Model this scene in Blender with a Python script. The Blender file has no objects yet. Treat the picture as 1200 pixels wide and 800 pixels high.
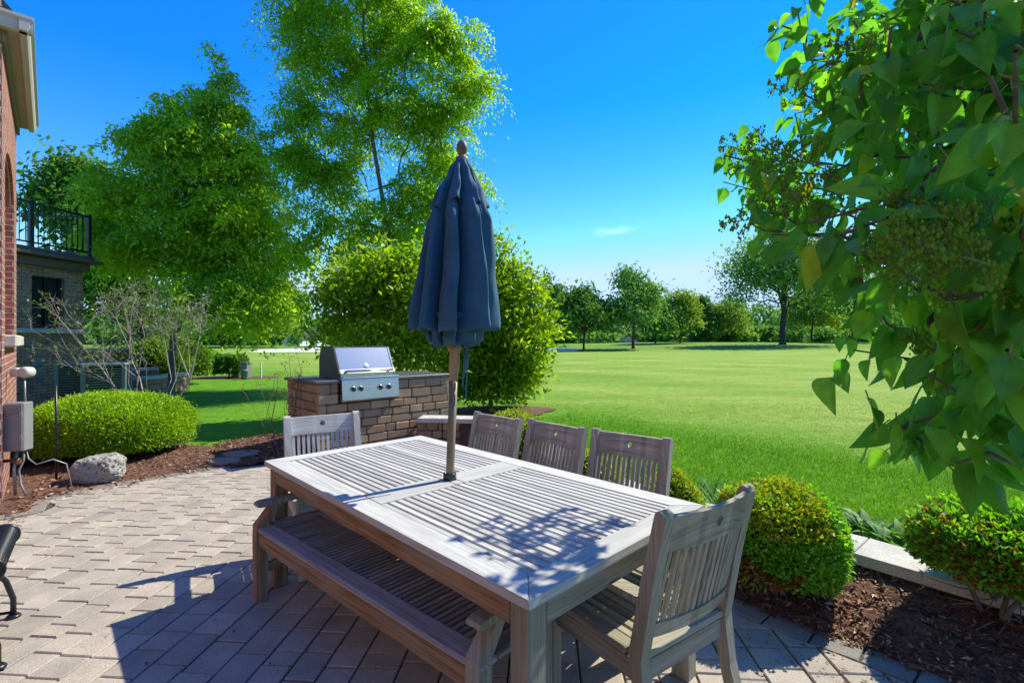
import bpy, bmesh, math, random
import numpy as np
from mathutils import Vector, Matrix, noise as mn
random.seed(7)
rng = np.random.default_rng(11)
R = math.radians
scene = bpy.context.scene
COL = scene.collection
CAM_H, FPX = 1.455, 566.0          # eye height, focal length for a 1200 px wide frame

def at(px, py, z=None, d=None):
    """point seen at (px,py): on the level z, or at depth d"""
    dx, dz = (px - 600) / FPX, (400 - py) / FPX
    if d is None:
        d = (z - CAM_H) / dz
    return Vector((dx * d, d, CAM_H + dz * d))

# ------------------------------------------------------------------ node helpers
def new_mat(name):
    m = bpy.data.materials.new(name); m.use_nodes = True
    nt = m.node_tree
    b = nt.nodes['Principled BSDF']
    return m, nt, b
def N(nt, typ, **kw):
    n = nt.nodes.new(typ)
    for k, v in kw.items():
        if hasattr(n, k): setattr(n, k, v)
        else: n.inputs[k].default_value = v
    return n
def ramp(nt, stops, interp='LINEAR'):
    n = nt.nodes.new('ShaderNodeValToRGB'); cr = n.color_ramp; cr.interpolation = interp
    while len(cr.elements) < len(stops): cr.elements.new(0.5)
    for e, (p, c) in zip(cr.elements, stops):
        e.position = p; e.color = (c[0], c[1], c[2], 1) if not isinstance(c, (int, float)) else (c, c, c, 1)
    return n
def mixc(nt, fac, a, b, mode='MIX'):
    n = nt.nodes.new('ShaderNodeMix'); n.data_type = 'RGBA'; n.blend_type = mode
    for s, v in ((n.inputs[0], fac), (n.inputs[6], a), (n.inputs[7], b)):
        if hasattr(v, 'is_linked') or hasattr(v, 'links'): nt.links.new(v, s)
        elif isinstance(v, (int, float)) and s == n.inputs[0]: s.default_value = v
        else: s.default_value = (v[0], v[1], v[2], 1) if not isinstance(v, (int, float)) else (v, v, v, 1)
    return n.outputs[2]
def bump(nt, b, h, strength=0.3, dist=0.01):
    n = N(nt, 'ShaderNodeBump'); n.inputs['Strength'].default_value = strength; n.inputs['Distance'].default_value = dist
    nt.links.new(h, n.inputs['Height']); nt.links.new(n.outputs[0], b.inputs['Normal'])
def noise(nt, vec, scale, detail=4, rough=0.55):
    n = N(nt, 'ShaderNodeTexNoise'); n.inputs['Scale'].default_value = scale
    n.inputs['Detail'].default_value = detail; n.inputs['Roughness'].default_value = rough
    if vec is not None: nt.links.new(vec, n.inputs['Vector'])
    return n
def island(nt): return nt.nodes.new('ShaderNodeNewGeometry').outputs['Random Per Island']
def objco(nt): return nt.nodes.new('ShaderNodeTexCoord').outputs['Object']
def worldpos(nt): return nt.nodes.new('ShaderNodeNewGeometry').outputs['Position']

# ------------------------------------------------------------------ materials
def plain(name, c, rough=0.6, metal=0.0, var=0.15, scale=12, bmp=0.0):
    m, nt, b = new_mat(name)
    n = noise(nt, objco(nt), scale, 5)
    r = ramp(nt, [(0.3, [x * (1 - var) for x in c]), (0.7, [min(1, x * (1 + var)) for x in c])])
    nt.links.new(n.outputs[0], r.inputs[0]); nt.links.new(r.outputs[0], b.inputs['Base Color'])
    b.inputs['Roughness'].default_value = rough; b.inputs['Metallic'].default_value = metal
    if bmp: bump(nt, b, n.outputs[0], bmp, 0.01)
    return m

def wood(name, pale, dark, stain, stain_amt=0.5, var=0.18):
    m, nt, b = new_mat(name)
    uv = nt.nodes.new('ShaderNodeUVMap').outputs[0]
    mp = N(nt, 'ShaderNodeMapping'); mp.inputs['Scale'].default_value = (2.4, 70.0, 1); nt.links.new(uv, mp.inputs[0])
    g = noise(nt, mp.outputs[0], 1.0, 6, 0.65)
    r = ramp(nt, [(0.30, [x * .55 for x in dark]), (0.40, dark), (0.58, pale)]); nt.links.new(g.outputs[0], r.inputs[0])
    mp2 = N(nt, 'ShaderNodeMapping'); mp2.inputs['Scale'].default_value = (2.2, 9.0, 1); nt.links.new(uv, mp2.inputs[0])
    s = noise(nt, mp2.outputs[0], 1.3, 4, 0.6)
    rs = ramp(nt, [(0.45, 0), (0.72, stain_amt)]); nt.links.new(s.outputs[0], rs.inputs[0])
    c = mixc(nt, rs.outputs[0], r.outputs[0], stain)
    isl = island(nt)
    ri = ramp(nt, [(0, 1 - var), (1, 1 + var)]); nt.links.new(isl, ri.inputs[0])
    c = mixc(nt, 1.0, c, ri.outputs[0], 'MULTIPLY')
    nt.links.new(c, b.inputs['Base Color']); b.inputs['Roughness'].default_value = 0.75
    b.inputs['Specular IOR Level'].default_value = 0.3
    bump(nt, b, g.outputs[0], 0.6, 0.003)
    return m
M = {}
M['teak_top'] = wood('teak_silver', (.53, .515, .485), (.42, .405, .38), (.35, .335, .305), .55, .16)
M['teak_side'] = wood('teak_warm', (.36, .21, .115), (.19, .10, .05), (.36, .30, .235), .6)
M['teak_chair'] = wood('teak_grey', (.38, .345, .305), (.26, .23, .20), (.22, .19, .15), .55, .22)
M['teak_chair_green'] = wood('teak_algae', (.375, .335, .26), (.25, .22, .165), (.20, .185, .10), .65, .22)
M['teak_white'] = wood('teak_bleached', (.52, .50, .475), (.40, .38, .355), (.36, .34, .31), .4, .08)
M['teak_bench'] = wood('teak_bench_grey', (.33, .285, .245), (.20, .165, .14), (.20, .155, .11), .5, .22)
M['teak_bench_rail'] = wood('teak_bench_rail', (.38, .34, .315), (.26, .225, .205), (.28, .20, .14), .5)

def paver_mat(name, tones, speck=1.0):
    m, nt, b = new_mat(name)
    r = ramp(nt, [(i / (len(tones) - 1), c) for i, c in enumerate(tones)]); nt.links.new(island(nt), r.inputs[0])
    p = worldpos(nt)
    n1 = noise(nt, p, 160, 3, 0.7); n2 = noise(nt, p, 5, 5, 0.6); n3 = noise(nt, p, 420, 2, 0.6)
    r1 = ramp(nt, [(0.35, .72), (0.65, 1.2)]); nt.links.new(n1.outputs[0], r1.inputs[0])
    r2 = ramp(nt, [(0.3, .80), (0.7, 1.12)]); nt.links.new(n2.outputs[0], r2.inputs[0])
    r3 = ramp(nt, [(0.62, 0), (0.70, 0.5)]); nt.links.new(n3.outputs[0], r3.inputs[0])
    c = mixc(nt, 1, r.outputs[0], r1.outputs[0], 'MULTIPLY'); c = mixc(nt, 1, c, r2.outputs[0], 'MULTIPLY')
    c = mixc(nt, r3.outputs[0], c, (.10, .085, .07))
    nt.links.new(c, b.inputs['Base Color']); b.inputs['Roughness'].default_value = 0.9
    b.inputs['Specular IOR Level'].default_value = 0.25
    bump(nt, b, n1.outputs[0], 0.5, 0.004)
    return m
M['paver'] = paver_mat('paver_tan', [(.35, .29, .235), (.45, .38, .31), (.33, .285, .24), (.42, .36, .295), (.38, .33, .275), (.48, .41, .335)])
M['edge_paver'] = paver_mat('paver_grey', [(.26, .225, .195), (.30, .26, .22), (.24, .215, .19)])
M['stone'] = paver_mat('wall_stone', [(.36, .23, .145), (.27, .175, .115), (.38, .26, .165), (.22, .15, .11), (.40, .28, .19)])
M['cap'] = paver_mat('limestone_cap', [(.50, .47, .42), (.54, .50, .45)])
M['counter'] = plain('slate_counter', (.075, .075, .08), .45, 0, .3, 30)
m, nt, b = new_mat('joint_sand')
n1 = noise(nt, worldpos(nt), 1.7, 5, .7); r1 = ramp(nt, [(.46, (.07, .056, .042)), (.62, (.05, .075, .018))]); nt.links.new(n1.outputs[0], r1.inputs[0])
nt.links.new(r1.outputs[0], b.inputs['Base Color']); b.inputs['Roughness'].default_value = .95; M['joint'] = m
M['mulch'] = plain('mulch_bed', (.12, .055, .032), 1, 0, .5, 45, 1.0)
m, nt, b = new_mat('mulch_chips')
r = ramp(nt, [(0, (.08, .034, .018)), (.4, (.20, .088, .048)), (.75, (.29, .14, .08)), (.92, (.38, .23, .14)), (1, (.55, .42, .30))]); nt.links.new(island(nt), r.inputs[0])
nt.links.new(r.outputs[0], b.inputs['Base Color']); b.inputs['Roughness'].default_value = .9; M['chips'] = m
M['steel'] = plain('brushed_steel', (.46, .45, .43), .27, 1.0, .06, 40)
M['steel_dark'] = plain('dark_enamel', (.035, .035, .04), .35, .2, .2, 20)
M['black_metal'] = plain('black_coated_metal', (.012, .013, .016), .35, 0, .3, 30)
M['rubber'] = plain('knob_black', (.015, .015, .017), .35)
M['grey_box'] = plain('grey_enamel', (.22, .21, .205), .5, 0, .06, 8)
M['galv'] = plain('galvanised_pipe', (.30, .30, .30), .5, .6, .2, 20)
M['copper'] = plain('copper_pipe', (.33, .15, .08), .5, .5, .2, 30)
M['sage'] = plain('sage_metal', (.13, .17, .17), .5, 0, .1, 10)
M['trim_tan'] = plain('trim_tan', (.42, .33, .25), .6, 0, .05, 6)
M['trim_grey'] = plain('gutter_grey', (.50, .47, .44), .45, 0, .05, 6)
M['trim_green'] = plain('trim_olive', (.22, .20, .14), .6, 0, .05, 6)
M['trim_dark'] = plain('trim_umber', (.11, .085, .065), .6, 0, .08, 6)
M['roof_dark'] = plain('dark_shingle', (.05, .05, .055), .8, 0, .4, 30)
M['sand'] = plain('bunker_sand', (.62, .56, .46), .95, 0, .1, 3)
M['boulder'] = plain('limestone_rock', (.30, .285, .255), .95, 0, .25, 14, .8)
M['white_wall'] = plain('white_siding', (.72, .71, .68), .7, 0, .04, 2)
M['olive_pole'] = plain('bronze_pole', (.20, .165, .095), .4, .3, .08, 15)
M['pole_wood'] = plain('umbrella_wood', (.27, .18, .11), .5, 0, .2, 30)
M['finial_wood'] = plain('finial_wood', (.17, .115, .07), .6, 0, .2, 30)
M['bark'] = plain('grey_bark', (.15, .13, .105), .95, 0, .5, 18, .9)
M['bark_dark'] = plain('dark_bark', (.055, .045, .04), .95, 0, .4, 14, .8)
M['twig_grey'] = plain('bare_twigs', (.33, .28, .25), .9, 0, .25, 18)
M['twig_green'] = plain('green_twigs', (.19, .22, .05), .7, 0, .3, 18)
M['twig_red'] = plain('cane_brown', (.16, .085, .055), .8, 0, .3, 18)
m, nt, b = new_mat('window_glass'); b.inputs['Base Color'].default_value = (.02, .025, .03, 1); b.inputs['Roughness'].default_value = .06
M['glass'] = m

def brick(name, c1, c2, mortar, scale=1.0):
    m, nt, b = new_mat(name)
    uv = nt.nodes.new('ShaderNodeUVMap').outputs[0]
    t = N(nt, 'ShaderNodeTexBrick'); nt.links.new(uv, t.inputs['Vector'])
    t.inputs['Scale'].default_value = 1.0; t.inputs['Brick Width'].default_value = .205; t.inputs['Row Height'].default_value = .069
    t.inputs['Mortar Size'].default_value = .0055; t.inputs['Mortar Smooth'].default_value = .25; t.inputs['Bias'].default_value = 0
    t.inputs['Color1'].default_value = (*c1, 1); t.inputs['Color2'].default_value = (*c2, 1); t.inputs['Mortar'].default_value = (*mortar, 1)
    n = noise(nt, uv, 26, 5, .65); r = ramp(nt, [(.3, .62), (.7, 1.3)]); nt.links.new(n.outputs[0], r.inputs[0])
    n2 = noise(nt, uv, 6, 3, .6); r2 = ramp(nt, [(.35, .75), (.7, 1.2)]); nt.links.new(n2.outputs[0], r2.inputs[0])
    c = mixc(nt, 1, t.outputs['Color'], r.outputs[0], 'MULTIPLY'); c = mixc(nt, 1, c, r2.outputs[0], 'MULTIPLY')
    nt.links.new(c, b.inputs['Base Color']); b.inputs['Roughness'].default_value = .9
    inv = N(nt, 'ShaderNodeMath', operation='SUBTRACT'); inv.inputs[0].default_value = 1; nt.links.new(t.outputs['Fac'], inv.inputs[1])
    ad = N(nt, 'ShaderNodeMath', operation='MULTIPLY_ADD'); nt.links.new(n.outputs[0], ad.inputs[0]); ad.inputs[1].default_value = .35; nt.links.new(inv.outputs[0], ad.inputs[2])
    bump(nt, b, ad.outputs[0], .8, .008)
    return m
M['brick_red'] = brick('red_brick', (.36, .115, .075), (.22, .075, .06), (.50, .44, .38))
M['brick_dark'] = brick('brown_brick', (.42, .205, .125), (.21, .12, .085), (.46, .36, .27))

def leaf_mat(name, cols, trans=.35, rough=.45, tcol=1.6, tint=(1, 1, 1), spec=.4):
    """cols: dark..light ramp driven by island random and the cluster attribute 'tint'"""
    m, nt, b = new_mat(name)
    a = N(nt, 'ShaderNodeAttribute'); a.attribute_name = 'tint'
    ad = N(nt, 'ShaderNodeMath', operation='MULTIPLY_ADD'); nt.links.new(island(nt), ad.inputs[0]); ad.inputs[1].default_value = .5
    h = N(nt, 'ShaderNodeMath', operation='MULTIPLY'); nt.links.new(a.outputs['Fac'], h.inputs[0]); h.inputs[1].default_value = .5
    nt.links.new(h.outputs[0], ad.inputs[2])
    r = ramp(nt, [(i / (len(cols) - 1), c) for i, c in enumerate(cols)]); nt.links.new(ad.outputs[0], r.inputs[0])
    nt.links.new(r.outputs[0], b.inputs['Base Color']); b.inputs['Roughness'].default_value = rough
    b.inputs['Specular IOR Level'].default_value = spec
    t = N(nt, 'ShaderNodeBsdfTranslucent')
    tc = mixc(nt, 1, r.outputs[0], (tcol, tcol * .95, tcol * .5), 'MULTIPLY'); nt.links.new(tc, t.inputs['Color'])
    mx = N(nt, 'ShaderNodeMixShader'); mx.inputs[0].default_value = trans
    nt.links.new(b.outputs[0], mx.inputs[1]); nt.links.new(t.outputs[0], mx.inputs[2])
    nt.links.new(mx.outputs[0], nt.nodes['Material Output'].inputs[0])
    return m
M['leaf_ash'] = leaf_mat('ash_leaves', [(0.124, 0.254, 0.018), (0.190, 0.373, 0.021), (0.279, 0.490, 0.024), (0.423, 0.620, 0.035)], .58)
M['leaf_ash2'] = leaf_mat('ash_leaves_left', [(0.152, 0.285, 0.021), (0.243, 0.417, 0.029), (0.364, 0.549, 0.035), (0.516, 0.620, 0.053)], .58)
M['leaf_dark'] = leaf_mat('dark_leaves', [(0.044, 0.134, 0.027), (0.079, 0.191, 0.033), (0.124, 0.269, 0.044), (0.179, 0.337, 0.068)], .3, .8, spec=.08)
M['leaf_far'] = leaf_mat('far_leaves', [(0.087, 0.212, 0.049), (0.125, 0.287, 0.062), (0.174, 0.361, 0.075), (0.250, 0.450, 0.100)], .3, .8, spec=.08)
M['leaf_far_y'] = leaf_mat('far_yellow_leaves', [(0.146, 0.255, 0.036), (0.200, 0.328, 0.055), (0.255, 0.382, 0.064), (0.328, 0.437, 0.082)], .35, .8, spec=.08)
M['leaf_spruce'] = leaf_mat('spruce_needles', [(.06, .10, .04), (.09, .14, .05), (.14, .19, .075), (.18, .23, .10)], .2)
M['leaf_mag'] = leaf_mat('glossy_shrub_leaves', [(0.095, 0.202, 0.012), (0.168, 0.323, 0.016), (0.295, 0.444, 0.025), (0.504, 0.605, 0.040)], .5, .42, 1.6, spec=.35)
M['leaf_yew'] = leaf_mat('yew_sprigs', [(0.072, 0.189, 0.009), (0.174, 0.348, 0.014), (0.304, 0.522, 0.022), (0.435, 0.600, 0.029)], .3)
M['leaf_box'] = leaf_mat('boxwood_leaves', [(0.067, 0.222, 0.022), (0.123, 0.350, 0.026), (0.200, 0.489, 0.040), (0.356, 0.620, 0.045)], .42, .5)
M['leaf_gold'] = leaf_mat('golden_shrub_leaves', [(0.184, 0.253, 0.014), (0.299, 0.356, 0.023), (0.414, 0.437, 0.029), (0.483, 0.483, 0.046)], .3)
M['leaf_rust'] = leaf_mat('browned_leaves', [(.12, .04, .012), (.22, .075, .02), (.28, .11, .03), (.20, .10, .04)], .25)
M['leaf_shrub'] = leaf_mat('bright_shrub_leaves', [(.06, .14, .015), (.10, .20, .02), (.15, .27, .03), (.22, .34, .05)], .35)
M['leaf_blade'] = leaf_mat('strap_leaves', [(.05, .16, .02), (.09, .24, .03), (.14, .30, .04), (.22, .36, .08)], .35, .55, spec=.25)
M['grass_blade'] = leaf_mat('grass_blades', [(0.072, 0.208, 0.010), (0.111, 0.299, 0.013), (0.156, 0.377, 0.017), (0.247, 0.442, 0.039)], .3, .5)
M['bud'] = leaf_mat('flower_buds', [(.19, .36, .05), (.25, .44, .07), (.30, .50, .09), (.36, .54, .12)], .4, .9, spec=.0)
M['leaf_rust_dry'] = plain('dry_leaf', (.16, .08, .045), .8, 0, .4, 60)
M['dark_core'] = plain('shrub_dark_core', (.025, .035, .012), 1, 0, .5, 25)

# lilac leaf: green blade with paler veins
m, nt, b = new_mat('lilac_leaf')
uvn = nt.nodes.new('ShaderNodeUVMap'); sx = N(nt, 'ShaderNodeSeparateXYZ'); nt.links.new(uvn.outputs[0], sx.inputs[0])
ab = N(nt, 'ShaderNodeMath', operation='ABSOLUTE'); nt.links.new(sx.outputs[0], ab.inputs[0])
mv = N(nt, 'ShaderNodeMath', operation='LESS_THAN'); nt.links.new(ab.outputs[0], mv.inputs[0]); mv.inputs[1].default_value = .035
vv = N(nt, 'ShaderNodeMath', operation='MULTIPLY_ADD'); nt.links.new(ab.outputs[0], vv.inputs[0]); vv.inputs[1].default_value = -.42; nt.links.new(sx.outputs[1], vv.inputs[2])
vs = N(nt, 'ShaderNodeMath', operation='MULTIPLY'); nt.links.new(vv.outputs[0], vs.inputs[0]); vs.inputs[1].default_value = 44
vsn = N(nt, 'ShaderNodeMath', operation='SINE'); nt.links.new(vs.outputs[0], vsn.inputs[0])
rv = ramp(nt, [(.93, 0), (1, .55)]); nt.links.new(vsn.outputs[0], rv.inputs[0])
mxv = N(nt, 'ShaderNodeMath', operation='MAXIMUM'); nt.links.new(mv.outputs[0], mxv.inputs[0]); nt.links.new(rv.outputs[0], mxv.inputs[1])
r = ramp(nt, [(0, (.062, .20, .04)), (.4, (.082, .265, .05)), (.8, (.115, .32, .055)), (.97, (.19, .38, .055)), (1, (.34, .33, .04))]); nt.links.new(island(nt), r.inputs[0])
nz = noise(nt, objco(nt), 35, 4); rn = ramp(nt, [(.3, .8), (.7, 1.2)]); nt.links.new(nz.outputs[0], rn.inputs[0])
c0 = mixc(nt, 1, r.outputs[0], rn.outputs[0], 'MULTIPLY')
sc = N(nt, 'ShaderNodeMath', operation='MULTIPLY'); nt.links.new(mxv.outputs[0], sc.inputs[0]); sc.inputs[1].default_value = .24
c1 = mixc(nt, sc.outputs[0], c0, (.16, .28, .07))
nt.links.new(c1, b.inputs['Base Color']); b.inputs['Roughness'].default_value = .45; b.inputs['Specular IOR Level'].default_value = .3
bump(nt, b, vsn.outputs[0], .12, .002)
t = N(nt, 'ShaderNodeBsdfTranslucent'); tc = mixc(nt, 1, c1, (2.2, 2.3, .8), 'MULTIPLY'); nt.links.new(tc, t.inputs['Color'])
mx = N(nt, 'ShaderNodeMixShader'); mx.inputs[0].default_value = .52
nt.links.new(b.outputs[0], mx.inputs[1]); nt.links.new(t.outputs[0], mx.inputs[2]); nt.links.new(mx.outputs[0], nt.nodes['Material Output'].inputs[0])
M['lilac_leaf'] = m

# canopy cloth
m, nt, b = new_mat('navy_canvas')
w = N(nt, 'ShaderNodeTexWave'); w.inputs['Scale'].default_value = 260; nt.links.new(objco(nt), w.inputs['Vector'])
nz = noise(nt, objco(nt), 7, 5, .6); rn = ramp(nt, [(.3, (.016, .078, .145)), (.7, (.028, .118, .205))]); nt.links.new(nz.outputs[0], rn.inputs[0])
nt.links.new(rn.outputs[0], b.inputs['Base Color']); b.inputs['Roughness'].default_value = .85
b.inputs['Sheen Weight'].default_value = .05; b.inputs['Sheen Roughness'].default_value = .5
bump(nt, b, w.outputs[0], .15, .001); M['canvas'] = m

# lawn: deep green rough near, drier fairway beyond the mowing line
m, nt, b = new_mat('lawn')
p = worldpos(nt); sp = N(nt, 'ShaderNodeSeparateXYZ'); nt.links.new(p, sp.inputs[0])
a1 = N(nt, 'ShaderNodeMath', operation='MULTIPLY'); nt.links.new(sp.outputs[0], a1.inputs[0]); a1.inputs[1].default_value = .728
a2 = N(nt, 'ShaderNodeMath', operation='MULTIPLY_ADD'); nt.links.new(sp.outputs[1], a2.inputs[0]); a2.inputs[1].default_value = .686; nt.links.new(a1.outputs[0], a2.inputs[2])
nb = noise(nt, p, .7, 4, .6)
a3 = N(nt, 'ShaderNodeMath', operation='MULTIPLY_ADD'); nt.links.new(nb.outputs[0], a3.inputs[0]); a3.inputs[1].default_value = 3.0; nt.links.new(a2.outputs[0], a3.inputs[2])
mr = N(nt, 'ShaderNodeMapRange'); mr.inputs['From Min'].default_value = 8.9; mr.inputs['From Max'].default_value = 10.7; nt.links.new(a3.outputs[0], mr.inputs[0])
nf = noise(nt, p, 38, 4, .7); rf = ramp(nt, [(.3, .62), (.7, 1.3)]); nt.links.new(nf.outputs[0], rf.inputs[0])
mpx = N(nt, 'ShaderNodeMapping'); mpx.inputs['Scale'].default_value = (.13, .38, 1); mpx.inputs['Rotation'].default_value = (0, 0, R(-9)); nt.links.new(p, mpx.inputs[0])
ns = noise(nt, mpx.outputs[0], 1.0, 8, .70)
nm = noise(nt, p, 1.6, 8, .75); nq = noise(nt, p, 4.5, 6, .7); rq = ramp(nt, [(.32, .72), (.5, 1.0), (.7, 1.22)]); nt.links.new(nq.outputs[0], rq.inputs[0])
rfair = ramp(nt, [(.30, (.145, .275, .022)), (.46, (.21, .32, .036)), (.58, (.275, .36, .06)), (.70, (.38, .42, .12))]); nt.links.new(ns.outputs[0], rfair.inputs[0])
rrough = ramp(nt, [(.3, (.085, .225, .010)), (.55, (.12, .28, .012)), (.75, (.175, .33, .018))]); nt.links.new(nm.outputs[0], rrough.inputs[0])
bw = N(nt, 'ShaderNodeMath', operation='MULTIPLY_ADD'); nt.links.new(nb.outputs[0], bw.inputs[0]); bw.inputs[1].default_value = 1.2
b1 = N(nt, 'ShaderNodeMath', operation='MULTIPLY'); nt.links.new(a2.outputs[0], b1.inputs[0]); b1.inputs[1].default_value = 1.05; nt.links.new(b1.outputs[0], bw.inputs[2])
bs = N(nt, 'ShaderNodeMath', operation='SINE'); nt.links.new(bw.outputs[0], bs.inputs[0])
rb = ramp(nt, [(.3, (.88, .95, .85)), (.7, (1.05, 1.03, 1.08))]); b2 = N(nt, 'ShaderNodeMath', operation='MULTIPLY_ADD'); nt.links.new(bs.outputs[0], b2.inputs[0]); b2.inputs[1].default_value = .5; b2.inputs[2].default_value = .5; nt.links.new(b2.outputs[0], rb.inputs[0])
fairb = mixc(nt, 1, rfair.outputs[0], rb.outputs[0], 'MULTIPLY')
cm = mixc(nt, mr.outputs[0], rrough.outputs[0], fairb)
fr = N(nt, 'ShaderNodeMapRange'); fr.inputs['From Min'].default_value = 66; fr.inputs['From Max'].default_value = 74; nt.links.new(sp.outputs[1], fr.inputs[0])
nfar = noise(nt, p, .09, 4, .6); rfar = ramp(nt, [(.3, (.11, .225, .018)), (.7, (.19, .29, .04))]); nt.links.new(nfar.outputs[0], rfar.inputs[0])
cm = mixc(nt, fr.outputs[0], cm, rfar.outputs[0])
cm = mixc(nt, 1, cm, rf.outputs[0], 'MULTIPLY'); cm = mixc(nt, 1, cm, rq.outputs[0], 'MULTIPLY')
nt.links.new(cm, b.inputs['Base Color']); b.inputs['Roughness'].default_value = .95; b.inputs['Specular IOR Level'].default_value = .15
bump(nt, b, nf.outputs[0], .9, .03); M['lawn'] = m

# ------------------------------------------------------------------ mesh builder
class MB:
    def __init__(s): s.v = []; s.f = []; s.uv = []; s.mi = []; s.sm = []
    def add(s, vs, fs, uvf=None, mi=0, smooth=False):
        o = len(s.v); s.v.extend([tuple(v) for v in vs])
        for f in fs:
            s.f.append([o + i for i in f]); s.mi.append(mi); s.sm.append(smooth)
            for i in f: s.uv.append(uvf(vs[i]) if uvf else (vs[i][0] + vs[i][1], vs[i][2]))
    def build(s, name, mats, parent=None, loc=None):
        me = bpy.data.meshes.new(name); me.from_pydata(s.v, [], s.f)
        if not isinstance(mats, (list, tuple)): mats = [mats]
        for m in mats: me.materials.append(m)
        ul = me.uv_layers.new(name='UVMap'); ul.data.foreach_set('uv', np.array(s.uv, dtype=np.float32).ravel())
        me.polygons.foreach_set('material_index', s.mi); me.polygons.foreach_set('use_smooth', s.sm); me.update()
        o = bpy.data.objects.new(name, me); COL.objects.link(o)
        if parent: o.parent = parent
        if loc is not None: o.location = loc
        return o

_BOXF = None
def cbox(mb, c, size, rot=None, ch=.003, mi=0):
    """chamfered box; UV u runs along the longest side in metres"""
    c = Vector(c); h = [x / 2 for x in size]; ch = min(ch, min(h) * .8)
    vs = []; idx = {}
    for sx in (-1, 1):
        for sy in (-1, 1):
            for sz in (-1, 1):
                for ax in range(3):
                    p = [sx * (h[0] - ch), sy * (h[1] - ch), sz * (h[2] - ch)]
                    p[ax] = (sx, sy, sz)[ax] * h[ax]
                    idx[(sx, sy, sz, ax)] = len(vs); vs.append(Vector(p))
    fs = []
    for ax in range(3):
        o1, o2 = (ax + 1) % 3, (ax + 2) % 3
        for s in (-1, 1):
            q = []
            for a, b_ in ((-1, -1), (1, -1), (1, 1), (-1, 1)):
                k = [0, 0, 0]; k[ax] = s; k[o1] = a; k[o2] = b_; q.append(idx[(k[0], k[1], k[2], ax)])
            fs.append(q if s > 0 else q[::-1])
    for ax in range(3):
        o1, o2 = (ax + 1) % 3, (ax + 2) % 3
        for a in (-1, 1):
            for b_ in (-1, 1):
                def kk(t):
                    k = [0, 0, 0]; k[ax] = t; k[o1] = a; k[o2] = b_; return k
                k0, k1 = kk(-1), kk(1)
                q = [idx[(*k0, o1)], idx[(*k1, o1)], idx[(*k1, o2)], idx[(*k0, o2)]]
                fs.append(q if a * b_ < 0 else q[::-1])
    for sx in (-1, 1):
        for sy in (-1, 1):
            for sz in (-1, 1):
                q = [idx[(sx, sy, sz, 0)], idx[(sx, sy, sz, 1)], idx[(sx, sy, sz, 2)]]
                fs.append(q if sx * sy * sz > 0 else q[::-1])
    la = max(range(3), key=lambda i: size[i]); oa = [i for i in range(3) if i != la]; off = random.uniform(0, 50); offu = random.uniform(0, 50)
    uvs = {tuple(vs[i]): None for i in range(len(vs))}
    loc = [v.copy() for v in vs]
    if rot is not None: vs = [rot @ v for v in vs]
    vs = [v + c for v in vs]
    m = {tuple(a): (l[la] + offu, l[oa[0]] + l[oa[1]] + off) for a, l in zip(vs, loc)}
    mb.add(vs, fs, lambda v: m[tuple(v)], mi)

def RZ(a): return Matrix.Rotation(a, 3, 'Z')
def bar(mb, a, b, w, t, up=(0, 0, 1), ch=.003, mi=0):
    """rectangular bar from a to b; w across, t along 'up'"""
    a, b = Vector(a), Vector(b); d = b - a; L = d.length; x = d.normalized(); u = Vector(up)
    y = u.cross(x).normalized(); z = x.cross(y)
    rot = Matrix((x, y, z)).transposed()
    cbox(mb, (a + b) / 2, (L, w, t), rot, ch, mi)
def prism(mb, poly, fn, t0, t1, mi=0, smooth=False):
    """poly of 2D points extruded between t0 and t1; fn(u,v,t)->3D"""
    n = len(poly); vs = [fn(u, v, t0) for u, v in poly] + [fn(u, v, t1) for u, v in poly]
    fs = [list(range(n))[::-1], list(range(n, 2 * n))] + [[i, (i + 1) % n, n + (i + 1) % n, n + i] for i in range(n)]
    off = random.uniform(0, 30); m = {}
    for k, v in enumerate(vs): u_, v_ = poly[k % n]; m[tuple(v)] = (v_ + off, u_ + (t0 if k < n else t1) + off)
    mb.add(vs, fs, lambda v: m[tuple(v)], mi, smooth)
def tube(mb, pts, rad, n=8, mi=0, cap=True, smooth=True):
    pts = [Vector(p) for p in pts]; k = len(pts)
    rad = [rad] * k if isinstance(rad, (int, float)) else rad
    vs = []; prev = None
    for i, p in enumerate(pts):
        d = (pts[min(i + 1, k - 1)] - pts[max(i - 1, 0)])
        d = d.normalized() if d.length > 1e-9 else Vector((0, 0, 1))
        if prev is None: x = d.orthogonal().normalized()
        else:
            x = prev - d * prev.dot(d); x = x.normalized() if x.length > 1e-6 else d.orthogonal().normalized()
        prev = x; y = d.cross(x)
        for j in range(n):
            a = 2 * math.pi * j / n; vs.append(p + (x * math.cos(a) + y * math.sin(a)) * rad[i])
    fs = [[i * n + j, i * n + (j + 1) % n, (i + 1) * n + (j + 1) % n, (i + 1) * n + j] for i in range(k - 1) for j in range(n)]
    if cap: fs += [list(range(n))[::-1], list(range((k - 1) * n, k * n))]
    mb.add(vs, fs, None, mi, smooth)
def lathe(mb, prof, n=24, c=(0, 0, 0), mi=0, smooth=True, axis=None):
    c = Vector(c); vs = []
    for r, z in prof:
        for j in range(n):
            a = 2 * math.pi * j / n; v = Vector((r * math.cos(a), r * math.sin(a), z))
            vs.append(c + (axis @ v if axis is not None else v))
    k = len(prof); fs = [[i * n + j, i * n + (j + 1) % n, (i + 1) * n + (j + 1) % n, (i + 1) * n + j] for i in range(k - 1) for j in range(n)]
    fs += [list(range(n))[::-1], list(range((k - 1) * n, k * n))]
    mb.add(vs, fs, None, mi, smooth)

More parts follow.
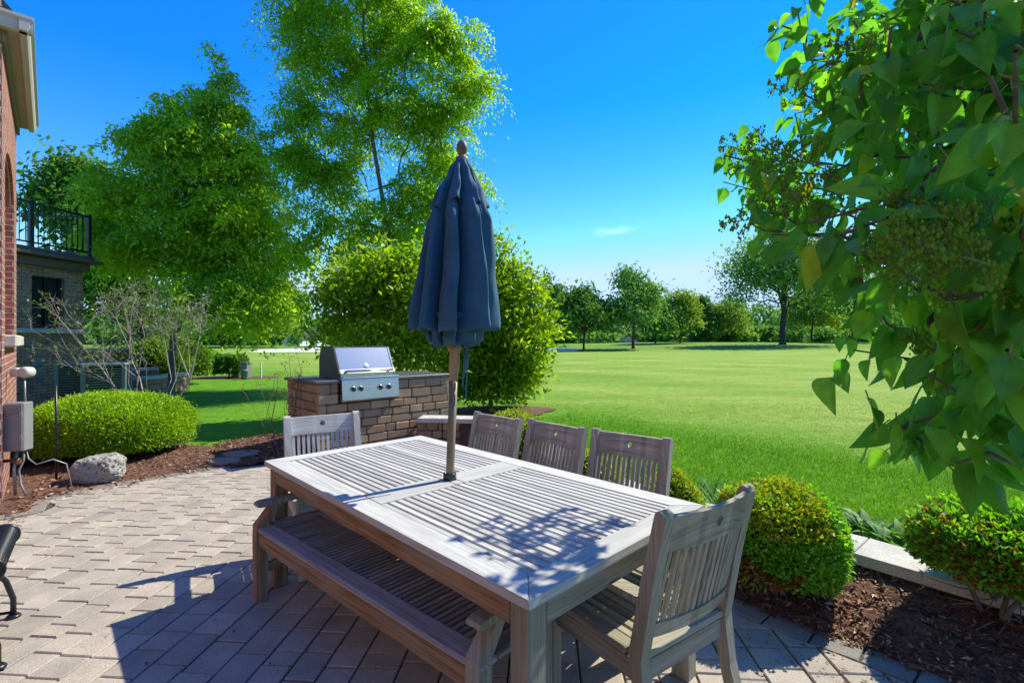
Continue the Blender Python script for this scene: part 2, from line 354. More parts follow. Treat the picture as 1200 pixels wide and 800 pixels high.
def tag(o, label=None, cat=None, group=None, kind=None):
    if label: o['label'] = label
    if cat: o['category'] = cat
    if group: o['group'] = group
    if kind: o['kind'] = kind
    return o
def thing(name, label, cat, loc=(0, 0, 0), rz=0, group=None):
    o = bpy.data.objects.new(name, None); COL.objects.link(o); o.location = loc; o.rotation_euler = (0, 0, rz)
    o.empty_display_size = .1
    return tag(o, label, cat, group)
def copy_tree(o, parent=None):
    c = o.copy(); COL.objects.link(c); c.parent = parent
    for ch in [x for x in bpy.data.objects if x.parent == o]: copy_tree(ch, c)
    return c

# ------------------------------------------------------------------ foliage
def nrm(a): return a / np.maximum(np.linalg.norm(a, axis=1, keepdims=True), 1e-9)
def leaf_cloud(name, P, D, U, L, W, tint, mats, parent, fold=.18, mi=None, loc=None):
    n = len(P); D = nrm(D); S = nrm(np.cross(D, U)); Q = np.cross(S, D); L = np.broadcast_to(L, n)[:, None]; W = np.broadcast_to(W, n)[:, None]
    V = np.empty((n, 4, 3), np.float32)
    V[:, 0] = P; V[:, 1] = P + D * L * .42 + S * W * .5 + Q * W * fold; V[:, 2] = P + D * L - Q * L * .12; V[:, 3] = P + D * L * .42 - S * W * .5 + Q * W * fold
    me = bpy.data.meshes.new(name); me.vertices.add(4 * n); me.vertices.foreach_set('co', V.ravel())
    me.loops.add(4 * n); me.loops.foreach_set('vertex_index', np.arange(4 * n, dtype=np.int32))
    me.polygons.add(n); me.polygons.foreach_set('loop_start', np.arange(0, 4 * n, 4, dtype=np.int32))
    if not isinstance(mats, (list, tuple)): mats = [mats]
    for m in mats: me.materials.append(m)
    if mi is not None: me.polygons.foreach_set('material_index', mi.astype(np.int32))
    me.update(calc_edges=True)
    at_ = me.attributes.new('tint', 'FLOAT', 'POINT'); at_.data.foreach_set('value', np.repeat(np.asarray(tint, np.float32), 4))
    o = bpy.data.objects.new(name, me); COL.objects.link(o)
    if parent: o.parent = parent
    if loc is not None: o.location = loc
    return o
def rand_dirs(n, g): return nrm(g.normal(size=(n, 3)))
def in_ellipsoids(ells, n, g, shell=.45):
    w = np.array([e[3] * e[4] * e[5] for e in ells]) ** .75; w /= w.sum()
    k = g.choice(len(ells), n, p=w); e = np.array(ells)[k]
    r = g.uniform(0, 1, n) ** shell
    return e[:, :3] + rand_dirs(n, g) * r[:, None] * e[:, 3:6]
def grow(trunk, targets, bias=.35, g=None, sag=.08):
    """attach targets to the growing skeleton; returns nodes, parents"""
    nodes = [np.array(p, float) for p in trunk]; par = [-1] + list(range(len(trunk) - 1)); path = [0.0]
    for i in range(1, len(trunk)): path.append(path[-1] + np.linalg.norm(nodes[i] - nodes[i - 1]))
    A = np.array(nodes); Pp = np.array(path)
    mid = A[len(A) // 2]
    order = np.argsort(np.min(np.linalg.norm(targets[:, None] - A[None], axis=2), axis=1))
    for t in targets[order]:
        d = np.linalg.norm(A - t, axis=1); up = np.maximum(0, A[:, 2] - t[2] + .15 * d)
        c = d + bias * Pp + 1.2 * up; c[0] += 3
        e = int(np.argmin(c)); L = d[e]; k = max(1, min(4, int(L / .5)))
        prev = e
        for s in range(1, k + 1):
            f = s / k; q = A[e] * (1 - f) + t * f
            if s < k: q = q + np.array([0, 0, sag * L * math.sin(math.pi * f)]) + (g.normal(size=3) * .04 * L if g is not None else 0)
            nodes.append(q); par.append(prev); path.append(path[prev] + L / k); prev = len(nodes) - 1
        A = np.array(nodes); Pp = np.array(path)
    return A, par
def skeleton_mesh(name, A, par, mat, parent, r_tip, expo=.42, n=6, r_max=None, minr=0):
    k = len(A); cnt = np.zeros(k); ch = [0] * k
    for p in par:
        if p >= 0: ch[p] += 1
    for i in range(k - 1, -1, -1):
        if ch[i] == 0: cnt[i] = 1
    # children always come after parents
    for i in range(k - 1, 0, -1): cnt[par[i]] += cnt[i]
    rad = r_tip * cnt ** expo
    if r_max: rad = np.minimum(rad, r_max)
    mb = MB()
    for i in range(1, k):
        if rad[i] < minr: continue
        a, b = A[par[i]], A[i]
        if np.linalg.norm(a - b) < 1e-5: continue
        tube(mb, [a, b], [min(rad[par[i]], rad[i] * 1.35), rad[i]], n if rad[i] > r_tip * 3 else 4, cap=False)
    # root flare
    d = A[1] - A[0]; tube(mb, [A[0] - d * .05, A[0] + d * .12, A[0] + d * .35], [rad[0] * 1.5, rad[0] * 1.15, rad[0]], 10, cap=False)
    return mb.build(name, mat, parent)
def leaves_on(A, par, per, sigma, L, W, g, tipbias=True, droop=.35, upn=.9, flat=.75, Lv=.3, spray=False):
    """leaf arrays round the terminal nodes"""
    has = np.zeros(len(A), bool)
    for p in par:
        if p >= 0: has[p] = True
    tips = A[~has]; n = len(tips) * per
    c = np.repeat(np.arange(len(tips)), per)
    off = g.normal(size=(n, 3)) * sigma; off[:, 2] *= flat
    tn_ = g.normal(size=(len(tips), 3)) * .38; tn_[:, 2] += 1; tn_ = nrm(tn_)[c]
    if spray:
        off = g.normal(size=(n, 3)) * sigma; h_ = (off * tn_).sum(1, keepdims=True); off = off - tn_ * h_ * .72; off[:, 2] -= .35 * (np.linalg.norm(off[:, :2], axis=1) ** 2) / sigma
    P = tips[c] + off
    D = nrm(g.normal(size=(n, 3)) + off / sigma * .4); D[:, 2] -= droop
    U = g.normal(size=(n, 3)) * .55; U[:, 2] += upn
    if spray: U = tn_ + g.normal(size=(n, 3)) * .38 + off / sigma * .3
    tint = np.clip(g.beta(2, 2, len(tips))[c] + g.normal(size=n) * .08, 0, 1)
    return P, D, U, L * g.uniform(1 - Lv, 1 + Lv, n), W * g.uniform(1 - Lv, 1 + Lv, n), tint

def tree(name, label, cat, base, trunk, lobes, n_nodes, per, sigma, leaf, mat, bark, seed, r_tip=.012, bias=.35, group=None, droop=.35, expo=.42, shell=.45, flat=.75, minr=0, spray=False):
    g = np.random.default_rng(seed); base = Vector(base)
    root = thing(name, label, cat, base, 0, group)
    b = np.array(base); ells = [(e[0] - b[0], e[1] - b[1], e[2] - b[2], e[3], e[4], e[5]) for e in lobes]
    tr = [np.array(p) - b for p in trunk]
    T = in_ellipsoids(ells, n_nodes, g, shell)
    A, par = grow(tr, T, bias, g)
    skeleton_mesh('trunk', A, par, bark, root, r_tip, expo, minr=minr)
    P, D, U, L, W, t = leaves_on(A, par, per, sigma, leaf[0], leaf[1], g, droop=droop, flat=flat, spray=spray)
    leaf_cloud('crown', P, D, U, L, W, t, mat, root)
    return root
def lobe(px, py, d, rx, ry, rd=None):
    c = at(px, py, d=d); s = d / FPX
    return (c.x, c.y, c.z, rx * s, (rd if rd else rx) * s, ry * s)

def mound_shrub(name, label, cat, base, radii, n, leaf, mats, seed, lump=.10, group=None, mfun=None, zmin=.04, stems=True, thin=.12, box=2.0):
    """clipped shrub: leaves in a thick shell round a lumpy ellipsoid, solid dark filler core inside, stems"""
    g = np.random.default_rng(seed); root = thing(name, label, cat, base, 0, group)
    rx, ry, rz = radii
    ph = g.uniform(0, 6.28, 12)
    def shape(d):
        l = sum(np.sin(d[:, 0] * (2.3 + i * 1.7) + ph[i] + d[:, 1] * (3.1 - i) + d[:, 2] * (1.9 + i) + ph[i + 5]) for i in range(4)) / 4
        sq = (np.abs(d) ** (box) ).sum(axis=1) ** (-1 / box)
        return (1 + lump * l) * sq
    d = rand_dirs(n * 2, g); d = d[d[:, 2] > -.55][:n]; n = len(d)
    rr = shape(d) * (1 - np.abs(g.normal(size=n)) * thin) * (1 + (g.random(n) < .06) * g.uniform(0, .10, n))
    P = d * rr[:, None] * np.array([rx, ry, rz]) + np.array([0, 0, rz * .98])
    keep = P[:, 2] > zmin; P, d = P[keep], d[keep]; n = len(P)
    nor = nrm(d / np.array([rx, ry, rz]))
    D = nor * .8 + g.normal(size=(n, 3)) * .55; D[:, 2] += .35
    U = g.normal(size=(n, 3)) * .6 + nor * .4; U[:, 2] += .4
    cl = np.sin(P[:, 0] * 9 / rx * .5 + ph[1]) * np.sin(P[:, 1] * 8 / ry * .5 + ph[2]) * np.sin(P[:, 2] * 8 / rz * .5 + ph[3])
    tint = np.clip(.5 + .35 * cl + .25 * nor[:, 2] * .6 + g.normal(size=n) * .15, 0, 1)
    mi = mfun(P, nor, g) if mfun else None
    leaf_cloud('foliage', P, D, U, leaf[0] * g.uniform(.7, 1.3, n), leaf[1] * g.uniform(.7, 1.3, n), tint, mats, root, mi=mi)
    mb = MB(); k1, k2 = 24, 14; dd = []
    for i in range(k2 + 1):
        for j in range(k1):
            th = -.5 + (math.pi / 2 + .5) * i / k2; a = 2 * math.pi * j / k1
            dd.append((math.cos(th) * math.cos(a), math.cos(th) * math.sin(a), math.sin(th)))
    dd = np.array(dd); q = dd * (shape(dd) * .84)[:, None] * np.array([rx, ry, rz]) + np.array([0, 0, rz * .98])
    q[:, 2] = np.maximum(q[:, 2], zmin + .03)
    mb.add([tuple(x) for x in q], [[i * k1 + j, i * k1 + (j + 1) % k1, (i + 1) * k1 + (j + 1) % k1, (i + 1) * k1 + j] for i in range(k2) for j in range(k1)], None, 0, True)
    mb.build('inner_core', M['dark_core'], root)  # solid dark blob added to stop views through the leaf shell
    if stems:
        ms = MB()
        for i in range(9):
            a = g.uniform(0, 6.28); f = g.uniform(.15, .5)
            tube(ms, [(0.15 * rx * math.cos(a), .15 * ry * math.sin(a), -.06), (f * .6 * rx * math.cos(a), f * .6 * ry * math.sin(a), rz * .4), (f * 1.3 * rx * math.cos(a), f * 1.3 * ry * math.sin(a), rz * .9)], [.016, .012, .006], 6)
        ms.build('stem', M['bark'], root)
    return root

# =================================================================== world, sun, camera
SUN_AZ, SUN_EL = R(55.2), R(45.9)      # azimuth from +Y towards +X
wd = bpy.data.worlds.new('World'); scene.world = wd; wd.use_nodes = True
nt = wd.node_tree; bg = nt.nodes['Background']
sky = N(nt, 'ShaderNodeTexSky'); sky.sky_type = 'NISHITA'; sky.sun_disc = False; sky.sun_elevation = SUN_EL; sky.sun_rotation = SUN_AZ
sky.air_density = 1.0; sky.dust_density = .0; sky.ozone_density = 4.0; sky.altitude = 600
hs = N(nt, 'ShaderNodeHueSaturation'); hs.inputs['Saturation'].default_value = 1.4; hs.inputs['Hue'].default_value = .519; hs.inputs['Value'].default_value = .87; nt.links.new(sky.outputs[0], hs.inputs['Color'])
# one thin wisp of cloud low over the trees
tc = N(nt, 'ShaderNodeTexCoord'); vm = N(nt, 'ShaderNodeVectorMath', operation='SUBTRACT'); nt.links.new(tc.outputs['Generated'], vm.inputs[0])
wdir = Vector(((718 - 600) / FPX, 1, (400 - 271) / FPX)).normalized(); vm.inputs[1].default_value = wdir
vs_ = N(nt, 'ShaderNodeVectorMath', operation='MULTIPLY'); nt.links.new(vm.outputs[0], vs_.inputs[0]); vs_.inputs[1].default_value = (11, 11, 50)
ln = N(nt, 'ShaderNodeVectorMath', operation='LENGTH'); nt.links.new(vs_.outputs[0], ln.inputs[0])
mpc = N(nt, 'ShaderNodeMapping'); mpc.inputs['Scale'].default_value = (22, 22, 70); nt.links.new(tc.outputs['Generated'], mpc.inputs[0])
cn = noise(nt, mpc.outputs[0], 1.0, 6, .6)
sb = N(nt, 'ShaderNodeMath', operation='SUBTRACT'); nt.links.new(cn.outputs[0], sb.inputs[0]); nt.links.new(ln.outputs['Value'], sb.inputs[1])
rc = ramp(nt, [(-.0, 0), (.8, .5)]); nt.links.new(sb.outputs[0], rc.inputs[0])
lim = mixc(nt, 1.0, hs.outputs[0], (1.35, 2.0, 3.6), 'DARKEN')
skc = mixc(nt, rc.outputs[0], lim, (2.6, 3.2, 3.9))
nt.links.new(skc, bg.inputs['Color']); bg.inputs['Strength'].default_value = .15

sl = bpy.data.lights.new('sun', 'SUN'); sl.energy = 2.4; sl.angle = R(.53); sl.color = (1, .985, .95)
so = bpy.data.objects.new('sun', sl); COL.objects.link(so)
sd = Vector((math.sin(SUN_AZ) * math.cos(SUN_EL), math.cos(SUN_AZ) * math.cos(SUN_EL), math.sin(SUN_EL)))
so.rotation_euler = (-sd).to_track_quat('-Z', 'Y').to_euler(); so.location = (0, 0, 20)
cd = bpy.data.cameras.new('camera'); cd.sensor_width = 36; cd.lens = 36 * FPX / 1200; cd.clip_start = .05; cd.clip_end = 3000
co = bpy.data.objects.new('camera', cd); COL.objects.link(co); co.location = (0, 0, CAM_H); co.rotation_euler = (R(90), 0, 0); scene.camera = co
scene.view_settings.view_transform = 'Standard'; scene.view_settings.look = 'None'; scene.view_settings.exposure = 1.56; scene.view_settings.gamma = 1
scene.view_settings.use_curve_mapping = False
scene.view_settings.use_white_balance = True; scene.view_settings.white_balance_temperature = 7600; scene.view_settings.white_balance_tint = 2
scene.render.engine = 'CYCLES'; scene.cycles.max_bounces = 9; scene.cycles.diffuse_bounces = 6; scene.cycles.transmission_bounces = 4; scene.cycles.transparent_max_bounces = 4
scene.cycles.use_denoising = True
scene.cycles.sample_clamp_indirect = 6

# =================================================================== ground
def ground_h(x, y):
    def ss(a, b, t): t = min(1, max(0, (t - a) / (b - a))); return t * t * (3 - 2 * t)
    h = ss(52, 105, y) * (.55 + .75 * ss(-10, 45, x)) + .12 * math.sin(x * .05 + 1.3) * math.sin(y * .06) * ss(14, 40, y)
    h += .55 * math.exp(-((x + 27) / 9) ** 2 - ((y - 76) / 5) ** 2)          # lip behind the bunker
    return h - .014
def axis(lo, hi, fine_lo, fine_hi, fs, cs):
    a = list(np.arange(fine_lo, fine_hi + .01, fs)); s = fs; t = fine_hi
    while t < hi: s = min(s * 1.25, cs); t += s; a.append(t)
    s = fs; t = fine_lo
    while t > lo: s = min(s * 1.25, cs); t -= s; a.insert(0, t)
    return a
xs, ys = axis(-600, 700, -20, 25, 1.0, 40), axis(-40, 900, 0, 110, 1.5, 40)
mb = MB(); mb.add([(x, y, ground_h(x, y)) for y in ys for x in xs], [[j * len(xs) + i, j * len(xs) + i + 1, (j + 1) * len(xs) + i + 1, (j + 1) * len(xs) + i] for j in range(len(ys) - 1) for i in range(len(xs) - 1)], None, 0, True)
tag(mb.build('lawn', M['lawn']), 'mown golf course lawn stretching from the patio to the far trees', kind='structure')

# ---- curves shared by patio, beds and seat wall
def v2(p): return Vector((p[0], p[1]))
def smooth_line(pts, n=12):
    pts = [v2(p) for p in pts]; out = []
    P = [pts[0] * 2 - pts[1]] + pts + [pts[-1] * 2 - pts[-2]]
    for i in range(1, len(P) - 2):
        for k in range(n):
            t = k / n; a, b, c, d = P[i - 1], P[i], P[i + 1], P[i + 2]
            out.append(.5 * ((2 * b) + (c - a) * t + (2 * a - 5 * b + 4 * c - d) * t * t + (3 * b - a - 3 * c + d) * t ** 3))
    out.append(pts[-1]); return out
def resample(line, step):
    out = [line[0]]; acc = 0
    for a, b in zip(line, line[1:]):
        L = (b - a).length
        while acc + L >= step:
            t = (step - acc) / L; a = a + (b - a) * t; out.append(a); L = (b - a).length; acc = 0
        acc += L
    return out
def offset(line, d):
    out = []
    for i, p in enumerate(line):
        t = (line[min(i + 1, len(line) - 1)] - line[max(i - 1, 0)]).normalized(); out.append(p + Vector((-t.y, t.x)) * d)
    return out
G = lambda px, py: v2(at(px, py, z=0))
ISL = Vector((-2.40, 5.97)); IA = R(45); IU = Vector((math.cos(IA), math.sin(IA))); IV = Vector((-math.sin(IA), math.cos(IA)))   # island front-left corner, along front, towards rear
ISL_L, ISL_D, ISL_H = 2.03, .98, .965
left_edge = smooth_line([(-6.2, 3.2), G(0, 604), G(30, 590), G(85, 574), G(150, 563), G(215, 552), G(262, 545), G(300, 541), (-2.75, 5.75)])
right_edge = smooth_line([(-.72, 6.55), (-.3, 5.9), (.1, 4.95), (.55, 3.95), (.98, 3.12), G(867, 702), G(942, 732), G(1000, 752), G(1062, 776), G(1100, 790), G(1190, 826), (2.9, 1.35)])
patio_poly = left_edge + [ISL - IV * .0, ISL + IU * ISL_L, Vector((-1.0, 6.8))] + right_edge + [Vector((3.2, -2.5)), Vector((-6.5, -2.5))]

def clip_half(poly, a, n):
    out = []
    for i, p in enumerate(poly):
        q = poly[(i + 1) % len(poly)]; dp, dq = (p - a).dot(n), (q - a).dot(n)
        if dp >= 0: out.append(p)
        if dp * dq < 0: out.append(p + (q - p) * (dp / (dp - dq)))
    return out
def area(poly): return abs(sum(p.x * q.y - q.x * p.y for p, q in zip(poly, poly[1:] + poly[:1]))) / 2
def inside(poly, p):
    c = False; n = len(poly)
    for i in range(n):
        a, b = poly[i], poly[i - 1]
        if (a.y > p.y) != (b.y > p.y) and p.x < (b.x - a.x) * (p.y - a.y) / (b.y - a.y) + a.x: c = not c
    return c
def paver(mb, poly, z=0, mi=0, tilt=.006, ch=.006):
    sa = sum(p.x * q.y - q.x * p.y for p, q in zip(poly, poly[1:] + poly[:1]))
    if sa < 0: poly = poly[::-1]
    c = sum(poly, Vector((0, 0))) / len(poly); n = len(poly); tx, ty = random.gauss(0, tilt), random.gauss(0, tilt); dz = random.gauss(0, .0012)
    top = []; mid = []; bot = []
    for p in poly:
        h = z + dz + (p.x - c.x) * tx + (p.y - c.y) * ty; r = (c - p); s = min(.4, ch / max(r.length, .01))
        q = p + r * s; top.append((q.x, q.y, h)); mid.append((p.x, p.y, h - ch * .8)); bot.append((p.x, p.y, z - .035))
    vs = top + mid + bot
    fs = [list(range(n))] + [[n + i, n + (i + 1) % n, (i + 1) % n, i] for i in range(n)] + [[2 * n + i, 2 * n + (i + 1) % n, n + (i + 1) % n, n + i] for i in range(n)]
    mb.add(vs, fs, None, mi)
inner = offset(left_edge, -.155)
inner = inner + [ISL + IU * .02, ISL + IU * ISL_L, Vector((-1.0, 6.8))] + offset(right_edge, -.16) + [Vector((3.0, -2.5)), Vector((-6.4, -2.5))]
mb = MB(); pa = R(4); ex, ey = Vector((math.cos(pa), -math.sin(pa))), Vector((math.sin(pa), math.cos(pa)))
g = .0043; u = -7.5
while u < 4.5:
    w = random.choice([.145, .15, .15, .165, .19]); v = -1.6 + random.uniform(0, .3)
    while v < 8.2:
        l = random.choice([.10, .15, .15, .19, .19, .23])
        q = [ex * a + ey * b for a, b in ((u + g, v + g), (u + w - g, v + g), (u + w - g, v + l - g), (u + g, v + l - g))]
        if any(abs(p.x) < p.y * 1.15 + .9 for p in q):
            ins = [inside(inner, p) for p in q]
            if all(ins): paver(mb, q)
            elif any(ins) or True:
                cc = sum(q, Vector((0, 0))) / 4
                if any(ins) or min((cc - p).length for p in inner) < .35:
                    pl = inner
                    for k in range(4):
                        e = q[(k + 1) % 4] - q[k]; pl = clip_half(pl, q[k], Vector((-e.y, e.x)))
                        if len(pl) < 3: break
                    if len(pl) >= 3 and area(pl) > .0012: paver(mb, pl)
        v += l
    u += w
for line, sgn in ((left_edge, -1), (right_edge, -1)):
    rs = resample(line, .205); of = offset(rs, sgn * .15)
    for i in range(len(rs) - 1):
        a, b, c, d = rs[i], rs[i + 1], of[i + 1], of[i]; k = (b - a).normalized() * .005
        paver(mb, [a + k, b - k, c - k, d + k], 0.002, 1)
tag(mb.build('patio_paving', [M['paver'], M['edge_paver']]), 'patio of tan concrete pavers with a grey paver edge', kind='structure')
mb = MB(); n = len(patio_poly); mb.add([(p.x, p.y, -.011) for p in patio_poly], [list(range(n))]); tag(mb.build('patio_bedding', M['joint']), 'sandy bedding seen in the paver joints', kind='structure')

# ---- mulch beds
wall_far = smooth_line([(-1.30, 7.02), (-.75, 6.98), (-.25, 6.85), (.10, 6.45), (.38, 5.5), (.72, 4.55), (1.12, 3.82), (1.42, 3.52), (1.80, 3.28), (2.13, 3.0), (2.34, 2.75), (2.75, 2.2), (3.05, 1.6)])
WALL_W = .27
wall_near = offset(wall_far, -WALL_W)
def wall_z(x, y):
    t = min(1, max(0, (y - 2.8) / 3.5)); return .245 + .14 * t
def bed_mesh(name, edge, far, zf, label, n=26, rough=.02):
    mb = MB(); k = min(len(edge), len(far)); vs = []
    for i in range(k):
        for j in range(n + 1):
            f = j / n; p = edge[i] * (1 - f) + far[i] * f
            z = zf(p, f) + (random.uniform(-rough, rough) if 0 < j < n else 0)
            vs.append((p.x, p.y, z))
    mb.add(vs, [[i * (n + 1) + j, (i + 1) * (n + 1) + j, (i + 1) * (n + 1) + j + 1, i * (n + 1) + j + 1] for i in range(k - 1) for j in range(n)], None, 0, True)
    o = mb.build(name, M['mulch']); tag(o, label, kind='structure'); return o
def chips(name, edge, far, zf, cnt, label, size=(.012, .05)):
    g = np.random.default_rng(5 + cnt); k = min(len(edge), len(far)); P = []; D = []; U = []
    for _ in range(cnt):
        i = g.uniform(0, k - 1.001); i0 = int(i); t = i - i0; f = g.uniform(-.03, 1.0) if g.random() < .9 else g.uniform(-.10, .05)
        a = edge[i0].lerp(edge[i0 + 1], t); b_ = far[i0].lerp(far[i0 + 1], t); p = a.lerp(b_, f)
        P.append((p.x, p.y, max(zf(p, max(0, f)), .003) + g.uniform(0, .014))); D.append((g.normal(), g.normal(), g.normal() * .3)); U.append((g.normal() * .35, g.normal() * .35, 1))
    L = g.uniform(size[0], size[1], cnt) * g.uniform(.6, 1.2, cnt)
    o = leaf_cloud(name, np.array(P), np.array(D), np.array(U), L, L * g.uniform(.15, .45, cnt), np.zeros(cnt), M['chips'], None, fold=.05)
    tag(o, label, kind='stuff')
re_s = resample(right_edge, .05); wn_s = resample(wall_near, .05)
def match(line, m):
    L = [0]
    for a, b in zip(line, line[1:]): L.append(L[-1] + (b - a).length)
    out = []; j = 0
    for i in range(m):
        s = L[-1] * i / (m - 1)
        while j < len(L) - 2 and L[j + 1] < s: j += 1
        out.append(line[j].lerp(line[j + 1], (s - L[j]) / max(1e-9, L[j + 1] - L[j])))
    return out
i0 = min(range(len(wall_near)), key=lambda i: (wall_near[i] - Vector((-.72, 6.62))).length)
re_m = match(right_edge, 140); wn_m = match(wall_near[i0:], 140)
zr = lambda p, f: .004 + (f ** .8) * (wall_z(p.x, p.y) - .075 - .004)
bed_mesh('mulch_bed', re_m, wn_m, zr, 'reddish brown shredded bark bed along the seat wall')
chips('mulch_chips', re_m[60:], wn_m[60:], zr, 15000, 'loose bark shreds on the bed by the two boxwoods')
# left bed: between the left patio edge and the lawn
le_m = match(left_edge, 90)
le_far = match(smooth_line([(-9.5, 6.0), (-7.5, 7.2), (-5.6, 7.15), (-4.3, 6.75), (-3.7, 6.9), (-3.2, 7.4)]), 90)
zl = lambda p, f: .004 + .05 * math.sin(math.pi * min(1, f)) ** .7 - .012 * f
bed_mesh('mulch_bed', le_m, le_far, zl, 'bark bed round the yew and along the house', n=30, rough=.012)
chips('mulch_chips', le_m[12:], le_far[12:], zl, 9000, 'loose bark shreds beside the rock and the yew', (.02, .07))
ir_m = [ISL + IV * (.0 + i * 1.6 / 29) for i in range(30)]; ir_f = [ISL - IU * (.9 - .2 * i / 29) + IV * (.25 + i * 1.6 / 29) for i in range(30)]
zi = lambda p, f: .012 + .09 * (1 - f)
bed_mesh('mulch_bed', ir_m, ir_f, zi, 'bark bed beside the grill island with the bare rose', n=16, rough=.012)
chips('mulch_chips', ir_m, ir_f, zi, 2500, 'loose bark shreds by the grill island', (.02, .07))
# ring of mulch under the glossy shrub
mb = MB(); c = at(585, 481, z=0); vs = [(c.x, c.y, .10)]
for i in range(40):
    a = 2 * math.pi * i / 40; r = .98 * (1 + .10 * math.sin(3 * a) + .05 * math.sin(7 * a)); vs.append((c.x + r * 1.15 * math.cos(a), c.y + r * math.sin(a) * .9, .004))
mb.add(vs, [[0, 1 + i, 1 + (i + 1) % 40] for i in range(40)], None, 0, True); tag(mb.build('mulch_bed', M['mulch']), 'round bark ring under the glossy shrub on the lawn', kind='structure')
# flat flagstones where the bed meets the patio
for k, (px, py, w, l) in enumerate(((283, 531, .46, .30), (262, 538, .38, .25))):
    p = at(px, py, z=.05); mb = MB(); pl = []
    for i in range(9):
        a = 2 * math.pi * i / 9; r = 1 + random.uniform(-.12, .12); pl.append(Vector((w / 2 * r * math.cos(a), l / 2 * r * math.sin(a))))
    paver(mb, pl, .06 - .012 * k, 0, .01, .01)
    tag(mb.build('flagstone', M['edge_paver'], None, (p.x, p.y, 0)), ('larger flat grey flagstone set in the bark beyond the patio corner', 'smaller flat grey flagstone next to the patio edge pavers')[k], 'flagstone', 'flagstones in the bark')

# bunkers
def bunker(cx, cy, rx, ry, label, tilt=.02):
    mb = MB(); vs = []
    for k in range(4):
        for i in range(48):
            a = 2 * math.pi * i / 48; r = (1 - k * .32 if k < 3 else .0) * (1 + .12 * math.sin(2 * a + .7) + .06 * math.sin(5 * a))
            x, y = cx + rx * r * math.cos(a), cy + ry * r * math.sin(a); vs.append((x, y, ground_h(x, y) + .02 + tilt * (y - cy + ry)))
    mb.add(vs, [[k * 48 + i, k * 48 + (i + 1) % 48, (k + 1) * 48 + (i + 1) % 48, (k + 1) * 48 + i] for k in range(3) for i in range(48)], None, 0, True)
    tag(mb.build('sand_bunker', M['sand']), label, 'sand bunker')
bunker(-28.5, 66, 6.5, 4.8, 'long pale sand bunker across the lawn beyond the grill', .025)
bunker(6.9, 72, 3.0, 6, 'small sand bunker half hidden behind the tall glossy shrub', .01)

# =================================================================== seat wall and grill island
def stone_courses(mb, p0, u, n_out, L, z0, z1, ch, depth=.1, lens=(.16, .22, .28, .33), mi=0):
    """blocks on one straight face; p0 2D start, u along, n_out outward"""
    rows = max(1, round((z1 - z0) / ch)); h = (z1 - z0) / rows; a = math.atan2(u.y, u.x)
    for r in range(rows):
        s = -random.uniform(0, .15)
        while s < L - .02:
            l = random.choice(lens); a0, a1 = max(0, s), min(L, s + l)
            if a1 - a0 > .03:
                c = p0 + u * ((a0 + a1) / 2) - n_out * (depth / 2 - random.uniform(0, .012))
                cbox(mb, (c.x, c.y, z0 + (r + .5) * h + random.uniform(-.002, .002)), (a1 - a0 - .008, depth, h - .008), RZ(a + random.gauss(0, .008)), .011, mi)
            s += l
def V3(p, z): return (p.x, p.y, z)
isl = thing('grill_island', 'tumbled brown stone grill island with a dark slate counter', 'grill island', (0, 0, 0))
isl.location = (ISL.x, ISL.y, 0); isl.rotation_euler = (0, 0, IA)
X, Y = Vector((1, 0)), Vector((0, 1))
mb = MB()
GR0, GR1 = .28, 1.10      # grill opening along the front
stone_courses(mb, Vector((0, 0)), X, -Y, ISL_L, 0, .66, .11)
stone_courses(mb, Vector((0, 0)), X, -Y, GR0 - .01, .66, ISL_H - .04, .133)
stone_courses(mb, Vector((GR1 + .01, 0)), X, -Y, ISL_L - GR1 - .01, .66, ISL_H - .04, .133)
stone_courses(mb, Vector((0, ISL_D)), -Y, -X, ISL_D, 0, ISL_H - .04, .115)
stone_courses(mb, Vector((ISL_L, 0)), Y, X, ISL_D, 0, ISL_H - .04, .115)
stone_courses(mb, Vector((ISL_L, ISL_D)), -X, Y, ISL_L, 0, ISL_H - .04, .115)
cbox(mb, (ISL_L / 2, ISL_D / 2, .32), (ISL_L - .14, ISL_D - .14, .62), None, .01, 1)
mb.build('stone_base', [M['stone'], M['joint']], isl)
mb = MB(); t = .04
cbox(mb, (GR0 / 2 - .02, ISL_D / 2, ISL_H - t / 2), (GR0 + .04, ISL_D + .06, t), None, .006)
cbox(mb, ((GR1 + ISL_L) / 2 + .015, ISL_D / 2, ISL_H - t / 2), (ISL_L - GR1 + .03, ISL_D + .06, t), None, .006)
cbox(mb, ((GR0 + GR1) / 2, ISL_D - .13, ISL_H - t / 2), (GR1 - GR0, .30, t), None, .004)
mb.build('counter', M['counter'], isl)

gr = thing('gas_grill', 'stainless steel gas grill with closed hood built into the stone island', 'grill', (ISL.x, ISL.y, 0)); gr.rotation_euler = (0, 0, IA)
gw = GR1 - GR0; gx = (GR0 + GR1) / 2; zc = ISL_H
mb = MB(); prof = [(.02, zc), (.62, zc), (.62, zc + .25), (.58, zc + .375), (.52, zc + .42), (.24, zc + .42), (.195, zc + .405), (.055, zc + .125), (.02, zc + .075)]
prism(mb, prof, lambda a, b, t: Vector((t, a, b)), GR0 + .028, GR1 - .028); mb.build('hood', M['steel'], gr)
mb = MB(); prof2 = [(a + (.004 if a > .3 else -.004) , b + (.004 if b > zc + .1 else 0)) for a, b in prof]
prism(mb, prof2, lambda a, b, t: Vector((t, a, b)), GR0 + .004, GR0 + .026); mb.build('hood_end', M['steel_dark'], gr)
mb = MB(); prism(mb, prof2, lambda a, b, t: Vector((t, a, b)), GR1 - .026, GR1 - .004); mb.build('hood_end', M['steel'], gr)
mb = MB(); tube(mb, [(GR0 + .07, -.035, zc + .105), (GR1 - .07, -.035, zc + .105)], .016, 12)
